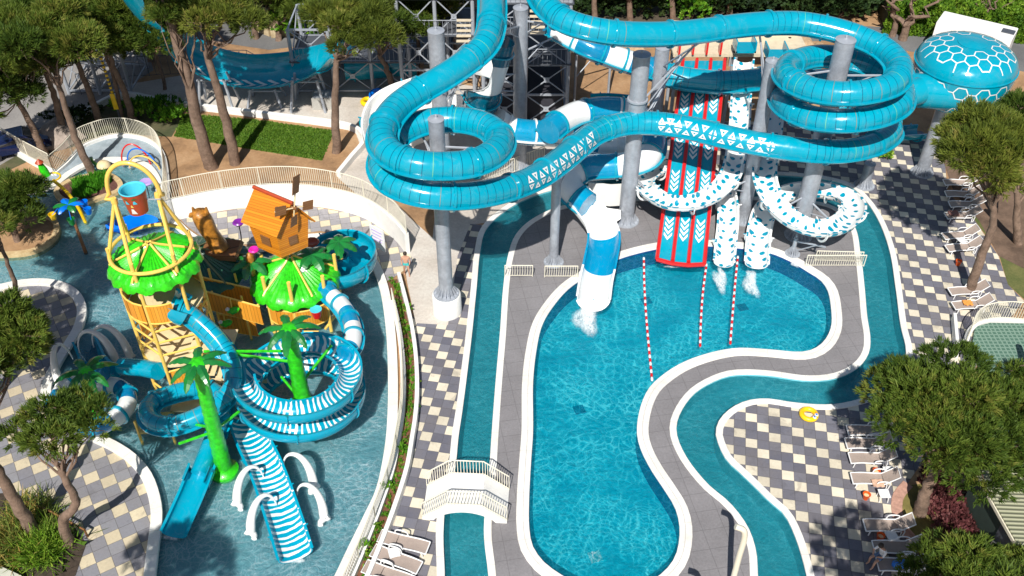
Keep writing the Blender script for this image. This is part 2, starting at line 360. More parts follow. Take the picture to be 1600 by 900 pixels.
# ---------------------------------------------------------------- setting: ground, pools, paving
def sheet(name, loops, z, mat, kind='structure'):
    """flat sheet; loops[0] outer, others holes (lists of points)"""
    vs = []; fl = []
    for lp in loops:
        if sum(p[0]*q[1]-q[0]*p[1] for p, q in zip(lp, list(lp[1:])+[lp[0]])) < 0: lp = list(lp)[::-1]
        b = len(vs); vs += [Vector((p[0], p[1])) for p in lp]; fl.append(list(range(b, len(vs))))
    r = geometry.delaunay_2d_cdt(vs, [], fl, 1, 1e-5)
    mb = MB(); tris = []
    for f, og in zip(r[2], r[5]):
        if len(loops) > 1 and len(og) % 2 == 0: continue
        a, b, c = [r[0][i] for i in f[:3]]
        if len(f) == 3 and (b-a).cross(c-a) < 0: f = f[::-1]
        tris.append(tuple(f))
    mb.add([(p[0], p[1], z) for p in r[0]], tris)
    return tag(mb.build(name, mat), kind=kind)
def curve(px, d=.4, closed=False, n=8):
    w_ = px3(px); c = catmull(w_, n, closed)
    if closed: c.append(c[0])
    c = resample(c, d)
    if closed: c.pop()
    return c
def offs(path, d, closed=False):
    out = []; N = len(path)
    for i, p in enumerate(path):
        t = (path[(i+1) % N]-path[i-1]) if closed else path[min(i+1, N-1)]-path[max(i-1, 0)]
        t.z = 0; t.normalize(); out.append(p+Vector((t.y, -t.x, 0))*d)
    return out
def wall(name, path, w_, z0, z1, mat, closed=False, side=1, inset=.03, parent=None, kind='structure'):
    """solid strip of width w_ on the right-hand side (side=1) or left (-1) of path"""
    a, b = (-inset*side, w_*side); lo, hi = min(a, b), max(a, b)
    flat = [Vector((p.x, p.y, 0)) for p in path]
    mb = MB().sweep(flat, [(lo, z0), (lo, z1-.015), (lo+.015, z1), (hi-.015, z1), (hi, z1-.015), (hi, z0)][::-1], closed=closed)
    o = mb.build(name, mat, parent)
    return tag(o, kind=kind) if kind else o
def basin_wall(name, path, zb, mat, closed=True):
    mb = MB(); n = len(path); vs = [(p.x, p.y, zb) for p in path]+[(p.x, p.y, -.005) for p in path]
    mb.add(vs, [(i, (i+1) % n, n+(i+1) % n, n+i) for i in range(n if closed else n-1)]); return tag(mb.build(name, mat), kind='structure')
# --- outlines (clockwise in the picture), traced at ground level
main_px = [(887,452),(912,434),(960,407),(1025,389),(1075,384),(1122,385),(1200,394),(1237,409),(1262,424),(1282,437),(1293,452),(1299,480),(1299,512),(1287,535),(1270,547),(1250,551),(1200,547),(1150,545),(1100,555),(1062,570),(1032,590),(1015,607),(1002,635),(996,675),(1002,702),(1017,732),(1040,767),(1055,792),(1062,817),(1062,845),(1055,872),(1037,895),(1005,915),(950,925),(900,912),(867,893),(850,880),(832,855),(826,825),(826,775),(829,720),(832,675),(832,600),(837,550),(847,507),(865,477)]
main = curve(main_px, .45, True)
bank_px = [(690,1040),(693,960),(694,900),(692,830),(699,765),(709,740),(716,680),(722,640),(731,570),(737,520),(744,450),(750,390),(759,358),(788,330),(830,307),(900,288),(1000,274),(1100,268),(1200,272),(1290,280),(1330,292),(1352,312),(1372,342),(1390,390),(1400,450),(1408,510),(1416,545),(1412,580),(1385,608),(1352,622),(1300,633),(1240,630),(1200,624),(1172,626),(1147,636),(1126,655),(1119,675),(1122,690),(1135,717),(1157,738),(1180,760),(1202,782),(1225,802),(1242,835),(1255,875),(1262,905),(1270,980),(1275,1040)]
isle_px = [(765,1010),(765,950),(764,900),(757,830),(765,740),(769,680),(775,600),(782,520),(787,450),(794,402),(806,368),(832,343),(880,322),(960,312),(1060,308),(1160,308),(1240,312),(1300,322),(1333,352),(1344,400),(1350,450),(1354,495),(1359,530),(1356,553),(1340,574),(1307,590),(1262,594),(1200,586),(1150,585),(1125,591),(1086,613),(1061,648),(1056,675),(1070,712),(1105,757),(1140,787),(1167,823),(1180,860),(1183,900),(1186,950),(1188,1010)]
bank = curve(bank_px, .45); isle = curve(isle_px, .45)
kids_px = [(535,915),(560,862),(585,810),(603,770),(617,700),(621,640),(620,560),(615,500),(606,450),(595,420),(582,398),(560,378),(520,368),(460,372),(400,388),(350,388),(310,372),(285,352),(268,330),(258,305),(248,275),(232,258),(205,250),(165,249),(130,258),(105,272),(80,290),(40,300),(-20,320),(-120,380),(-140,460),(-60,470),(0,455),(40,447),(80,448),(110,462),(122,485),(117,512),(98,545),(80,575),(66,610),(72,640),(98,668),(130,684),(170,702),(200,722),(222,748),(234,780),(238,810),(233,850),(227,900),(225,960),(380,985),(500,975)]
kids = curve(kids_px, .45, True)
outer = [Vector(p) for p in ((-260,-60,0),(260,-60,0),(260,420,0),(-260,420,0))]
dirt = mat_ground('dry_soil', [(.25, (.13, .075, .04)), (.5, (.34, .2, .1)), (.75, (.46, .3, .17))], .35, 5)
sheet('ground', [outer, bank, main, kids], 0, dirt) if False else None
allw = bank+isle[::-1]      # the river is an open ring; its two ends lie below the frame
sheet('ground', [outer, allw, main, kids], 0, dirt)
cyan_floor = mat_ground('pool_floor_paint', [(.3, (.06, .66, .78)), (.7, (.14, .78, .86))], .5, 12, .6, 0)
river_floor = mat_ground('river_floor_paint', [(.3, (.12, .48, .58)), (.7, (.2, .58, .66))], .5, 12, .6, 0)
kids_floor = mat_ground('splash_pool_floor', [(.3, (.36, .5, .56)), (.7, (.56, .7, .74))], .7, 14, .7, 0)
blue_edge = simple('blue_mosaic_edge', (.01, .03, .22), .4)
for nm, lp, zb, zw, fm, wm in (('main_pool', main, -1.15, -.12, cyan_floor, 'water'), ('river', allw, -.95, -.14, river_floor, 'river'), ('splash_pool', kids, -.3, -.09, kids_floor, 'kids')):
    sheet(nm+'_floor', [lp], zb, fm); basin_wall(nm+'_wall', lp, zb, blue_edge if nm != 'river' else fm)
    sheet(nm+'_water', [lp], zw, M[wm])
wall('main_pool_coping', main, .52, -.02, .05, M['rim'], True, -1)
wall('main_pool_gutter', offs(main, -.20, True), .05, 0, .058, simple('gutter_grate', (.55, .53, .5), .7), True, -1, 0)
wall('river_bank_coping', bank, .30, -.02, .05, M['rim'], False, -1); wall('island_coping', isle, .30, -.02, .05, M['rim'], False, 1)
wall('splash_pool_coping', kids, .46, -.02, .16, M['rim'], True, -1)
# --- paving sheets
def poly(px): return px3(px)
deck_grey = mat_ground('grey_deck_slabs', [(.3, (.165, .158, .165)), (.7, (.235, .225, .235))], .35, 9, .85, .15, (.95, -10))
conc = mat_ground('concrete_yard', [(.3, (.38, .34, .29)), (.5, (.5, .45, .4)), (.75, (.6, .57, .52))], .3, 6, .9, .2)
sheet('island_deck', [isle, main], .004, deck_grey)
t_east = mat_tiles('paving_stones_east', (1210.6, 684), -10.5); t_west = mat_tiles('paving_stones_west', (667, 528.7), -10.5)
t_up = mat_tiles('paving_stones_upper', (478, 363), 14, .6, (.72, .62, .44), (.25, .24, .26), (.31, .3, .32)); t_sw = mat_tiles('paving_stones_south_west', (170, 752), 32, .62, (.62, .53, .37), (.17, .17, .2), (.23, .23, .25))
i0 = next(i for i, p in enumerate(bank) if p.x > P(1000,274).x and p.y > P(800,300).y)
east = bank[i0:]
sheet('paving_east', [east+poly([(1500,1040),(1490,900),(1412,830),(1398,790),(1425,745),(1500,640),(1530,560),(1600,470),(1575,445),(1560,400),(1520,340),(1480,300),(1475,230),(1440,205),(1300,190),(1100,190),(1000,215)])], .004, t_east)
west = bank[:i0]
outerw_px = [(655,640),(650,690),(638,745),(612,810),(590,860),(560,930),(530,1040)]
WW = curve([(622,436),(631,470),(641,512),(647,550),(650,590),(650,630),(647,665),(643,690),(635,737),(617,795),(595,855),(578,897),(555,950)], .5)
wtop = [p for p in west if p.y < P(750,350).y]
sheet('paving_west', [WW[::-1]+poly([(650,505)])+poly([(700,508),(715,400),(735,350)])+wtop[::-1]], .008, t_west)
sheet('concrete_yard', [poly([(20,235),(150,140),(330,110),(560,110),(780,140),(960,190),(1000,262)])+[p for p in west if p.y >= P(750,350).y][::-1]+poly([(735,352),(716,400),(702,509),(650,507),(636,440),(632,412),(641,388),(600,345),(565,310),(528,278),(563,228),(555,205),(430,186),(300,172),(190,158),(70,240)])], .004, conc)
sheet('bare_soil_strip', [poly([(603,300),(640,340),(676,372),(680,330),(650,300)])], .009, dirt)
sheet('paving_upper', [poly([(268,345),(310,336),(400,322),(470,320),(560,335),(605,362),(636,392),(648,408),(628,425),(605,440),(590,404),(575,386),(545,368),(500,361),(440,368),(400,382),(350,382),(312,368),(288,350),(272,328)])], .008, t_up)
grass_m = mat_ground('lawn_turf', [(.3, (.045, .12, .012)), (.7, (.1, .2, .02))], .5, 12, 1, .8)
sheet('lawn', [poly([(287,178),(400,188),(522,205),(503,251),(390,233),(272,213)])], .006, grass_m)
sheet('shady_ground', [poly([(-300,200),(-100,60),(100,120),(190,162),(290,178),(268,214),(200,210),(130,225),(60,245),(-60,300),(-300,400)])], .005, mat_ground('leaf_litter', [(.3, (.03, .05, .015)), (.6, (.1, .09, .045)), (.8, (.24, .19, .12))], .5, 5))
sheet('entrance_path', [poly([(-200,230),(-60,170),(60,110),(150,90),(230,70),(240,110),(175,150),(100,195),(40,235),(-20,270),(-200,330)])], .009, mat_ground('worn_asphalt', [(.3, (.19, .18, .175)), (.7, (.3, .285, .27))], .3, 8))
ki = [min(range(len(kids)), key=lambda i: (kids[i]-P(*q)).length) for q in ((-100,465),(225,955))]
shore = offs(kids, -.25, True)[ki[0]:ki[1]]
sheet('west_shore_paving', [shore+poly([(200,1040),(-300,1040),(-300,500)])], .006, t_sw)
sheet('splash_deck', [poly([(84,292),(112,276),(135,260),(165,251),(195,250),(225,258),(246,270),(256,292),(263,310),(263,285),(258,246),(246,229),(225,218),(200,213),(174,214),(150,221),(130,230),(106,256),(84,272),(50,278)])], .012, mat_ground('blue_grey_render', [(.3, (.17, .22, .26)), (.7, (.36, .42, .46))], .5, 3, .8, .1))
sheet('service_road', [poly([(1180,48),(1300,38),(1700,60),(1700,120),(1600,112),(1420,80),(1330,62),(1240,66)])], .006, M['asphalt'])
sheet('rear_road', [poly([(-300,30),(300,60),(420,78),(520,66),(620,40),(560,-60),(300,0),(-300,-60)])], .007, M['asphalt'])
sheet('rear_dark_ground', [poly([(640,60),(900,40),(1180,30),(1400,15),(1750,40),(1750,-260),(640,-260)])], .004, mat_ground('shade_darkened_litter', [(.3, (.035, .03, .02)), (.7, (.11, .085, .055))], .4, 6))  # litter colour deepened to paint shadow into the ground
sheet('far_lawn', [poly([(1560,395),(1575,445),(1603,470),(1700,500),(1900,400),(1700,250),(1500,200),(1475,230),(1520,340)])], .007, mat_ground('patchy_grass', [(.3, (.05, .08, .015)), (.7, (.16, .15, .05))], .5, 8))
tag(wall('yard_kerb', curve([(60,232),(120,188),(190,152),(250,160),(300,168),(380,178),(460,188),(545,200),(566,210),(572,226),(552,252),(532,277)], .5), .26, -.02, .45, M['white'], False, 1), kind='structure')
tag(wall('garden_wall', WW, .17, -.02, .5, M['white'], False, -1), kind='structure')
# ---------------------------------------------------------------- railings
def railing(label, path, h, z, group=None, posts=2.0, gap=.13, bar=.012, mat=None, name='railing', base=None):
    mat = mat or M['cream_paint']; path = [Vector((p.x, p.y, p.z+z)) for p in path]
    t = thing(name, label, 'railing', path[len(path)//2], group)
    up = Vector((0, 0, h))
    MB().tube([p+up for p in path], .03, 6).build('top_rail', mat, t, True)
    MB().tube([p+Vector((0, 0, .08)) for p in path], .02, 5).build('bottom_rail', mat, t, True)
    mb = MB()
    for p in resample(path, gap): mb.add(*bx4(p+Vector((0, 0, .08)), p+up, bar))
    mb.build('balusters', mat, t)
    for p in resample(path, posts):
        MB().bar(p, p+up, .028).build('post', mat, t)
    if base:
        o = MB().sweep([Vector((p.x, p.y, p.z-z)) for p in path], [(-.13, -.02), (-.13, z), (.13, z), (.13, -.02)][::-1])
        o.build('base_wall', M['white'], t)
    return t
def bx4(a, b, r):
    vs = [a+Vector(q) for q in ((-r,-r,0),(r,-r,0),(r,r,0),(-r,r,0))]+[b+Vector(q) for q in ((-r,-r,0),(r,-r,0),(r,r,0),(-r,r,0))]
    return vs, [(0,1,5,4),(1,2,6,5),(2,3,7,6),(3,0,4,7)]
railing('long curved cream railing on the white wall above the checkered upper deck', curve([(262,362),(264,347),(300,337),(350,327),(410,320),(470,319),(530,327),(570,339),(600,357),(622,376),(638,396)], .35), 1.3, 1.45, base=True)
railing('round cream railing on the white wall behind the splash pool deck', curve([(86,274),(106,257),(130,231),(150,222),(174,215),(200,214),(225,219),(245,230),(256,246),(261,270),(263,300),(262,340)], .35), 1.25, .22, base=True)
railing('cream railing at the shaded left edge beside the tree', curve([(12,232),(45,252),(86,274)], .5), 1.25, .4, base=True)
inner = offs(WW, .62)
railing('long cream railing along the planting strip right of the splash pool', inner[4:], .85, .3, base=True)
sheet('planting_strip', [WW+inner[::-1]], .02, mat_ground('reddish_mulch', [(.3, (.09, .035, .02)), (.7, (.25, .11, .06))], 1, 9))
railing('short cream railing at left on the grey deck beside the river', [P(789,433), P(832,433)], .8, .05); railing('short cream railing at the foot of the slim steel column', [P(851,434), P(902,434)], .8, .05)
railing('cream railing on the grey deck beneath the spotted ring slide, right of pool', [P(1258,417), P(1349,417)], .8, .05)
railing('second cream railing crossing behind the one beneath the ring slide', [P(1273,409), P(1345,411)], .75, .05)
railing('beige railing behind the coiled front slide beside the tall column', curve([(757,290),(800,272),(850,252)], .5), 1.1, .05); railing('tan railing between the columns and the red racing slide', [P(1020,232), P(1052,231)], 1.0, .8)
railing('curved cream railing round the green roof terrace at right', curve([(1506,542),(1514,520),(1530,508),(1560,503),(1620,508)], .4), 1.2, .25, base=True)
railing('small cream railing of the path in the lower right shade', [P(1528,862), P(1553,880)], 1.0, .1)
# retaining screens at the back
def panel_wall(label, a, b, h, th, mat, name='retaining_wall', cat='wall', group=None):
    d = (b-a); L = d.length; t = MB().box((a+b)/2+Vector((0, 0, h/2)), (L, th, h), math.atan2(d.y, d.x)).build(name, mat); return tag(t, label, cat, group)
beige = simple('beige_render', (.6, .52, .38), .8); stone = mat_ground('yellow_stone', [(.3, (.3, .22, .12)), (.7, (.58, .47, .3))], 1.5, 5)
panel_wall('yellow stone wall behind the road at upper left', P(403,48), P(424,56), 2.2, .4, stone); panel_wall('long pale stone wall beside the rear road', P(424,58), P(460,54), 1.5, .4, stone)
# ---------------------------------------------------------------- slides
def circ(r, n=22, r2=None): return [(r*cos(-2*PI*k/n), (r2 or r)*sin(-2*PI*k/n)) for k in range(n)]
def trough(r, th=.05, e1=12, e2=None, n=14, lip=.07, sq=1.0):
    """open flume section: outer arc then inner arc"""
    e2 = e1 if e2 is None else e2; a0, a1 = 180-e1, 360+e2; out = []
    for k in range(n+1):
        a = R(a0+(a1-a0)*k/n); out.append(((r+th)*cos(a), (r+th)*sin(a)))
    a = R(a1); out.append(((r+th+lip)*cos(a), (r+th+lip)*sin(a)+.02)); out.append(((r+th+lip)*cos(a), (r+th+lip)*sin(a)+.05))
    inn = []
    for k in range(n+1):
        a = R(a1-(a1-a0)*k/n); inn.append((r*cos(a), r*sin(a)+(.05 if k in (0, n) else 0)))
    a = R(a0); inn.append(((r+th+lip)*cos(a), (r+th+lip)*sin(a)+.05)); inn.append(((r+th+lip)*cos(a), (r+th+lip)*sin(a)+.02))
    return [(a, b*sq) for a, b in (out+inn)[::-1]]
def path3(pts, d=.25):
    return resample(catmull([P(*p) for p in pts], 12), d)
def flanges(path, every, r, mat, parent, w_=.06, ex=.09, half=None, start=.5, name='tube_flange'):
    L = 0; nxt = start; k = 0
    for i in range(1, len(path)-1):
        L += (path[i]-path[i-1]).length
        if L >= nxt and k < 60:
            t = (path[i+1]-path[i-1]).normalized()*w_
            prof = circ(r+ex) if not half else [(a*(1+ex/r), b*(1+ex/r)) for a, b in half]
            MB().sweep([path[i]-t, path[i]+t], prof).build(name, mat, parent, True); nxt += every; k += 1
def seam(path, r, mat, parent, both=True, z=-.22):
    for sd in ((1, -1) if both else (1,)):
        a = sd*(r*.93); b = sd*(r+.13)
        lo, hi = min(a, b), max(a, b)
        MB().sweep(path, [(lo, z), (lo, z+.06), (hi, z+.06), (hi, z)]).build('side_seam', mat, parent, True)
def tube_slide(name, label, pts, r, mat, every=3.0, fl=None, group=None, sm=True, start=.5, cat='water slide'):
    path = path3(pts); t = thing(name, label, cat, path[len(path)//2], group)
    o = MB().sweep(path, circ(r, 26)).build('tube', mat, t, True)
    N = len(path); w_ = 5; bend = []
    for i in range(N):
        a, b = path[max(0, i-w_)], path[min(N-1, i+w_)]; c = path[i]; d1, d2 = (c-a), (b-c)
        bend.append(1.0 if d1.length > 1e-6 and d2.length > 1e-6 and d1.angle(d2)/max(.1, (d1.length+d2.length)/2) > .115 else 0.0)
    bend = [1.0 if sum(bend[max(0, i-4):i+5]) > 4 else 0.0 for i in range(N)]
    at = o.data.attributes.new('bend', 'FLOAT', 'POINT'); at.data.foreach_set('value', [q for q in bend for _ in range(26)])
    flanges(path, every, r, fl or M['plain'], t, start=start)
    if sm: seam(path, r, fl or M['plain'], t)
    return t, path
S1, p1 = tube_slide('tube_slide', 'turquoise enclosed slide coiling round the left front column then crossing to the right', [
 (768,-30,13.6),(769,15,13.2),(766,45,12.9),(755,72,12.6),(727,98,12.3),(688,124,12),(650,146,11.75),(620,168,11.55),(600,196,11.4),(598,222,11.25),(615,243,11.15),(648,256,11.05),(692,260,10.9),(740,255,10.8),(772,238,10.7),(781,215,10.6),(762,198,10.55),(727,189,10.5),(688,188,10.45),(650,196,10.3),(618,213,10.1),(600,238,9.9),(598,262,9.7),(614,284,9.5),(650,300,9.3),(700,307,9.1),(750,304,8.8),(798,293,8.4),(837,277,7.9),(876,250,7.5),(900,230,7.3),(930,208,7.15),(975,194,7.05),(1025,193,7.0),(1075,200,6.95),(1125,212,6.9),(1175,223,6.85),(1225,231,6.8),(1280,237,6.7),(1330,235,6.55),(1372,222,6.4),(1392,203,6.25),(1378,186,6.1),(1335,176,5.95),(1290,172,5.8)], .66, M['tube'], 3.1)
S2, p2 = tube_slide('tube_slide', 'turquoise enclosed slide along the top edge, double coiling at right into the dome', [
 (835,-25,13.9),(858,12,13.7),(882,32,13.5),(920,45,13.3),(962,52,13.1),(1000,54,12.9),(1050,53,12.7),(1100,48,12.5),(1150,41,12.35),(1200,37,12.2),(1250,37,12.1),(1300,46,12),(1345,60,11.8),(1385,80,11.6),(1406,105,11.4),(1395,130,11.25),(1360,143,11.15),(1317,147,11.0),(1270,141,10.85),(1236,125,10.7),(1229,107,10.5),(1248,94,10.3),(1285,88,10.15),(1330,94,10),(1372,108,9.85),(1405,132,9.7),(1407,160,9.6),(1375,180,9.5),(1325,189,9.4),(1275,186,9.2),(1238,173,9.0),(1222,154,8.7),(1236,136,8.4),(1275,126,8.1),(1320,126,7.7),(1360,134,7.3),(1395,142,6.9),(1418,145,6.7)], .64, M['tube'], 3.0)
S3, p3 = tube_slide('tube_slide', 'blue and white banded enclosed slide descending behind the tallest middle columns', [
 (862,40,8.3),(880,52,8.2),(905,66,7.9),(930,78,7.6),(955,88,7.2),(985,98,6.8),(1012,106,6.5),(1035,114,6.2)], .72, mat_tube('navy_white_banded', False, base=(.0, .22, .42), bands=(3.3, .52, .3)), 1.65, start=.3)
S3b, p3b = tube_slide('tube_slide', 'shaded turquoise tube passing over the top of the red racing slide', [
 (1035,114,6.2),(1060,122,6.05),(1095,127,5.95),(1130,129,5.9),(1170,127,5.85),(1205,122,5.8),(1240,116,5.8),(1275,112,5.8)], .74, M['tube'], 2.8)
S4, p4 = tube_slide('tube_slide', 'blue and white banded tube running level past the foot of the tall tower column', [
 (775,188,5.0),(783,194,4.7),(796,202,4.4),(825,207,4.2),(862,209,4.0),(890,213,3.8),(915,219,3.6),(945,226,3.4),(975,228,3.3),(1000,226,3.2)], .78, mat_tube('blue_white_short_banded', False, base=(.0, .28, .5), bands=(3.5, .5, .62)), 1.75, M['white_gel'], start=.6)
S5_, p5_ = tube_slide('tube_slide', 'blue and white banded tube arching behind the crossing turquoise slide, looping back below it', [
 (856,206,5.0),(868,196,5.0),(884,186,4.95),(902,178,4.9),(930,172,4.8),(958,171,4.7),(985,176,4.5),(1006,190,4.3),(1018,210,4.1),(1018,232,3.85),(1008,248,3.65),(985,257,3.45),(955,260,3.25),(925,262,3.1),(904,268,3.0),(890,280,2.85),(892,296,2.6),(905,310,2.35),(918,320,2.2)], .78, mat_tube('blue_white_arc_banded', False, base=(.0, .28, .5), bands=(4.6, .5, .28)), 2.3, start=1.0)
def flume(name, label, pts, r, mat, e=(12, 12), every=0, group=None, th=.05, bank=None, lipm=None, parent=None, part='flume', cat='water slide', d=.22, fl=None, sq=1.0):
    path = path3(pts, d); t = parent or thing(name, label, cat, path[len(path)//2], group)
    pr = trough(r, th, e[0], e[1], sq=sq); MB().sweep(path, pr, bank=bank).build(part, mat, t, True)
    if every:
        o = [q for q in pr]; flanges(path, every, r, fl or mat, t, .035, .07, half=trough(r+.02, .1, e[0], e[1]), name='flume_joint')
    return t, path
# exit of the banded slide into the main pool
ex, pe = flume('slide_exit', 'wide white and blue end of the banded slide pouring into the left of the pool', [(903,306,2.4),(914,319,2.1),(927,335,1.8),(937,350,1.5),(943,365,1.3),(943,382,1.1),(940,398,.95),(936,418,.75),(931,440,.58),(927,468,.45)], .84, mat_tube('white_exit_blue_band', False, base=(.0,.27,.5), bands=(30, .085, .905)), (8, 10), sq=.75)
MB().add([P(927,468,.45)+Vector((.93*cos(R(a)), -.42*sin(R(-a))*1.0 if 0 else .55*sin(R(a)), -.38+.36*abs(cos(R(a)))**3)) for a in range(180, 361, 15)]+[P(927,468,.45)+Vector((.9*cos(R(a)), .5*sin(R(a)), -.44+.36*abs(cos(R(a)))**3)) for a in range(180, 361, 15)], [tuple(range(13)), tuple(range(25,12,-1))]+[(i, i+13, i+14, i+1) for i in range(12)]).build('end_lip', M['white_gel'], ex, True)
mb = MB().sweep(resample(catmull([P(918,316,.6), P(932,318,.6), P(950,321,.6), P(970,320,.6)]), .3), [(-.08, 0), (-.08, 1.5), (.08, 1.5), (.08, 0)][::-1]); mb.build('splash_wall', M['white_gel'], ex, True)
mb = MB().add([P(905,338,1.15), P(925,348,.95), P(958,350,.7), P(970,342,.7), P(970,328,1.0), P(920,320,1.9)], [(0,1,2,3,4,5)]); mb.build('splash_floor', M['white_gel'], ex)
# steep open flume coming off the tower behind the front coil
fs, _ = flume('mat_slide', 'steep open white and blue chute hanging behind the top of the front coil slide', [(777,62,9.8),(770,88,8.8),(763,112,7.9),(757,135,7.0),(753,155,6.0),(752,172,5.2),(758,186,4.8),(775,196,4.6)], 1.0, mat_tube('navy_white_chute', False, base=(.0,.12,.2), bands=(3.2,.5,.1)), (22, 22), 3.2, lipm=None, fl=M['plain'])
flume('mat_slide', 'open white bend half hidden below the turquoise coil at the tower foot', [(752,172,4.4),(735,168,4.2),(712,168,4.0),(685,176,3.7),(655,190,3.4),(630,200,3.2)], 1.25, M['white_gel'], (25, 5), 3.3)
flume('mat_slide', 'white edged flume showing just left of the front coil bend', [(652,140,9.6),(625,150,9.3),(603,164,9.1),(592,184,9.0),(590,205,8.9),(596,225,8.8)], .75, M['white_gel'], (20, 20), 3.0, fl=M['plain'])
flume('slide_end', 'short turquoise trough lying in the shade below the dome', [(1385,207,1.2),(1410,206,1.0),(1442,204,.8)], .55, M['plain'], (5, 5), 2.0)
flume('slide_end', 'turquoise trough end peeping out behind the arching banded tube', [(925,158,1.6),(950,157,1.6),(985,160,1.5),(1010,163,1.5)], .7, M['plain'], (5, 5), 2.5)
flume('slide_end', 'turquoise tube piece behind the trees at the foot of the steel frames', [(540,105,1.5),(570,104,1.5),(610,100,1.5),(650,98,1.5)], .9, M['tube'], (60, 60), 2.5)
# triangles printed on the crossing tube
def printed_triangles():
    mb = MB(); mb2 = MB(); L = 0; r = .705; nxt = 0; k = 0
    for i in range(1, len(p1)-1):
        L += (p1[i]-p1[i-1]).length; q = p1[i]
        x, y = 800+q.x/((35-q.z)*_s+q.y*_c)*CF, 0
        if not (812 < x < 918 or 1026 < x < 1212) or q.y > 46.5 or q.z > 8.6 or q.y < 34: continue
        if L < nxt: continue
        nxt = L+.46; k += 1
        t = (p1[i+1]-p1[i-1]).normalized(); sd = t.cross(Vector((0,0,1))).normalized(); up = sd.cross(t)
        sgn = 1 if sd.y < 0 else -1
        for row, (a0, a1) in enumerate(((28, 60), (-2, 21))):
            if k % 2 == row: a0, a1 = a1, a0
            def on(u, a): return q+t*u+(sd*sgn*cos(R(a))+up*sin(R(a)))*r
            am = a1+(a0-a1)*.0
            A, B, C_ = on(-.22, a0), on(.22, a0), on(0, a1)
            Mid = (A+B+C_)/3; a_, b_, c_ = [Mid+(p-Mid)*.38 for p in (A, B, C_)]
            (mb if x < 950 else mb2).add([A, B, C_, a_, b_, c_], [(0,1,4,3), (1,2,5,4), (2,0,3,5)])
    return mb, mb2
for q_ in printed_triangles(): q_.build('printed_triangles', M['white_gel'], S1)
# ---------------------------------------------------------------- steel columns
def ratio_z(py, Y): f, d = ray(800, py)[1:]; return CH-d*Y/f
def column(label, base, top_y, r, r_low=None, joint=None, pedestal=None, arms=(), XY=None):
    b = Vector((XY[0], XY[1], 0)) if XY else P(*base); h = ratio_z(top_y, b.y)
    t = thing('slide_column', label, 'steel column', b, 'galvanised columns carrying the slides')
    MB().lathe(b, [(r, .03), (r, h)], 24).build('shaft', M['steel'], t, True)
    MB().lathe(b+Vector((0,0,h)), [(r+.02, -.02), (r+.02, .02), (r*.5, .06), (.06, .1), (.06, .22), (0.02, .25)], 20).build('cap', M['strut'], t, True)
    z0 = pedestal or 0
    g = MB().lathe(b+Vector((0,0,z0)), [(r+.32, 0), (r+.32, .06), (r+.01, .06)], 24)
    for k in range(16):
        a = 2*PI*k/16; d = Vector((cos(a), sin(a), 0)); s_ = Vector((-sin(a), cos(a), 0))*.012; q = b+Vector((0,0,z0+.06))
        g.add([q+d*r-s_, q+d*(r+.28)-s_, q+d*r+Vector((0,0,.5))-s_, q+d*r+s_, q+d*(r+.28)+s_, q+d*r+Vector((0,0,.5))+s_], [(0,1,2),(5,4,3),(1,4,5,2),(0,3,4,1)])
    g.build('base_plate', M['strut'], t)
    if pedestal: MB().lathe(b, [(r+.42, 0), (r+.4, pedestal-.05), (r+.36, pedestal)], 32).build('pedestal', M['white'], t, True)
    if joint:
        for zz in joint: MB().lathe(b+Vector((0,0,zz)), [(r+.1, -.05), (r+.1, .05)], 24).build('joint_ring', M['strut'], t, True)
    for (z, e) in arms:
        e = P(*e) if not isinstance(e, Vector) else e; d = (e-b); d.z = 0; d.normalize(); a = b+d*r*.9+Vector((0,0,z))
        m = MB().bar(a, e, .06); m.bar(a-Vector((0,0,.7)), a.lerp(e, .7), .035); m.build('arm', M['strut'], t, True)
    return t, b, h
ca, ba, ha = column('steel column on a round white pedestal, ringed by the left coil', (699,486), 186, .37, pedestal=1.25, arms=[(10.2,(640,258,10.4)),(10.4,(748,232,10.3)),(9.2,(612,280,9.2)),(9.4,(655,205,9.8)),(8.6,(742,300,8.4))])
cb, bb, hb_ = column('tall plain steel column standing before the dark tower frame', (812,262), 12, .43, arms=[(10.2,(860,38,10.2)),(8.2,(862,60,8.6)),(10,(772,50,12)),(6.8,(762,118,7)),(5.6,(760,140,5.9))])
cc, bc, hc = column('thick steel column passing in front of the banded loop, left of the spotted ring', (978,345), 85, .47, joint=[8.3], arms=[(8.4,(1100,56,11.9)),(6.2,(1065,86,9)),(3.0,(1006,292,2.4))])
cd, bd, hd = column('leaning looking steel column between the two spotted slides', (1160,343), 95, .4, arms=[(9.6,(1186,48,11.8)),(2.9,(1128,300,2.7))])
ce, be, he = column('steel column rising through both right coils and the white spotted ring', (1247,368), 62, .5, joint=[6.2], arms=[(10.8,(1245,118,10.6)),(10.6,(1385,118,10.9)),(9.1,(1240,168,8.9)),(2.6,(1305,352,2.2)),(2.9,(1215,330,2.6))])
cf, bf, hf = column('steel column beside the pine tree left of the tower', None, 48, .46, XY=(-4.15*1.0, 49.0), arms=[(8.2,(735,84,12)),(7.0,(727,112,9)),(6.4,(720,98,9.4))])
cg, bg_, hg = column('shaded steel column just behind the thickest one', None, 74, .43, XY=(9.0, 53.0), arms=[(7.2,(1110,56,11.8))])
ch_, bh, hh = column('slim steel column under the crossing slide by the river bank', (865,410), 268, .26, arms=[(5.9,(905,235,6.8))])
ci, bi, hi = column('steel column under the honeycomb dome at right', (1440,270), 168, .4)
cj, bj, hj = column('short steel column below the right end of the crossing slide', (1350,290), 256, .33)
column('small low post holding the front of the white spotted ring', (1238,397), 372, .12, arms=[(1.0,(1290,386,1.5))])
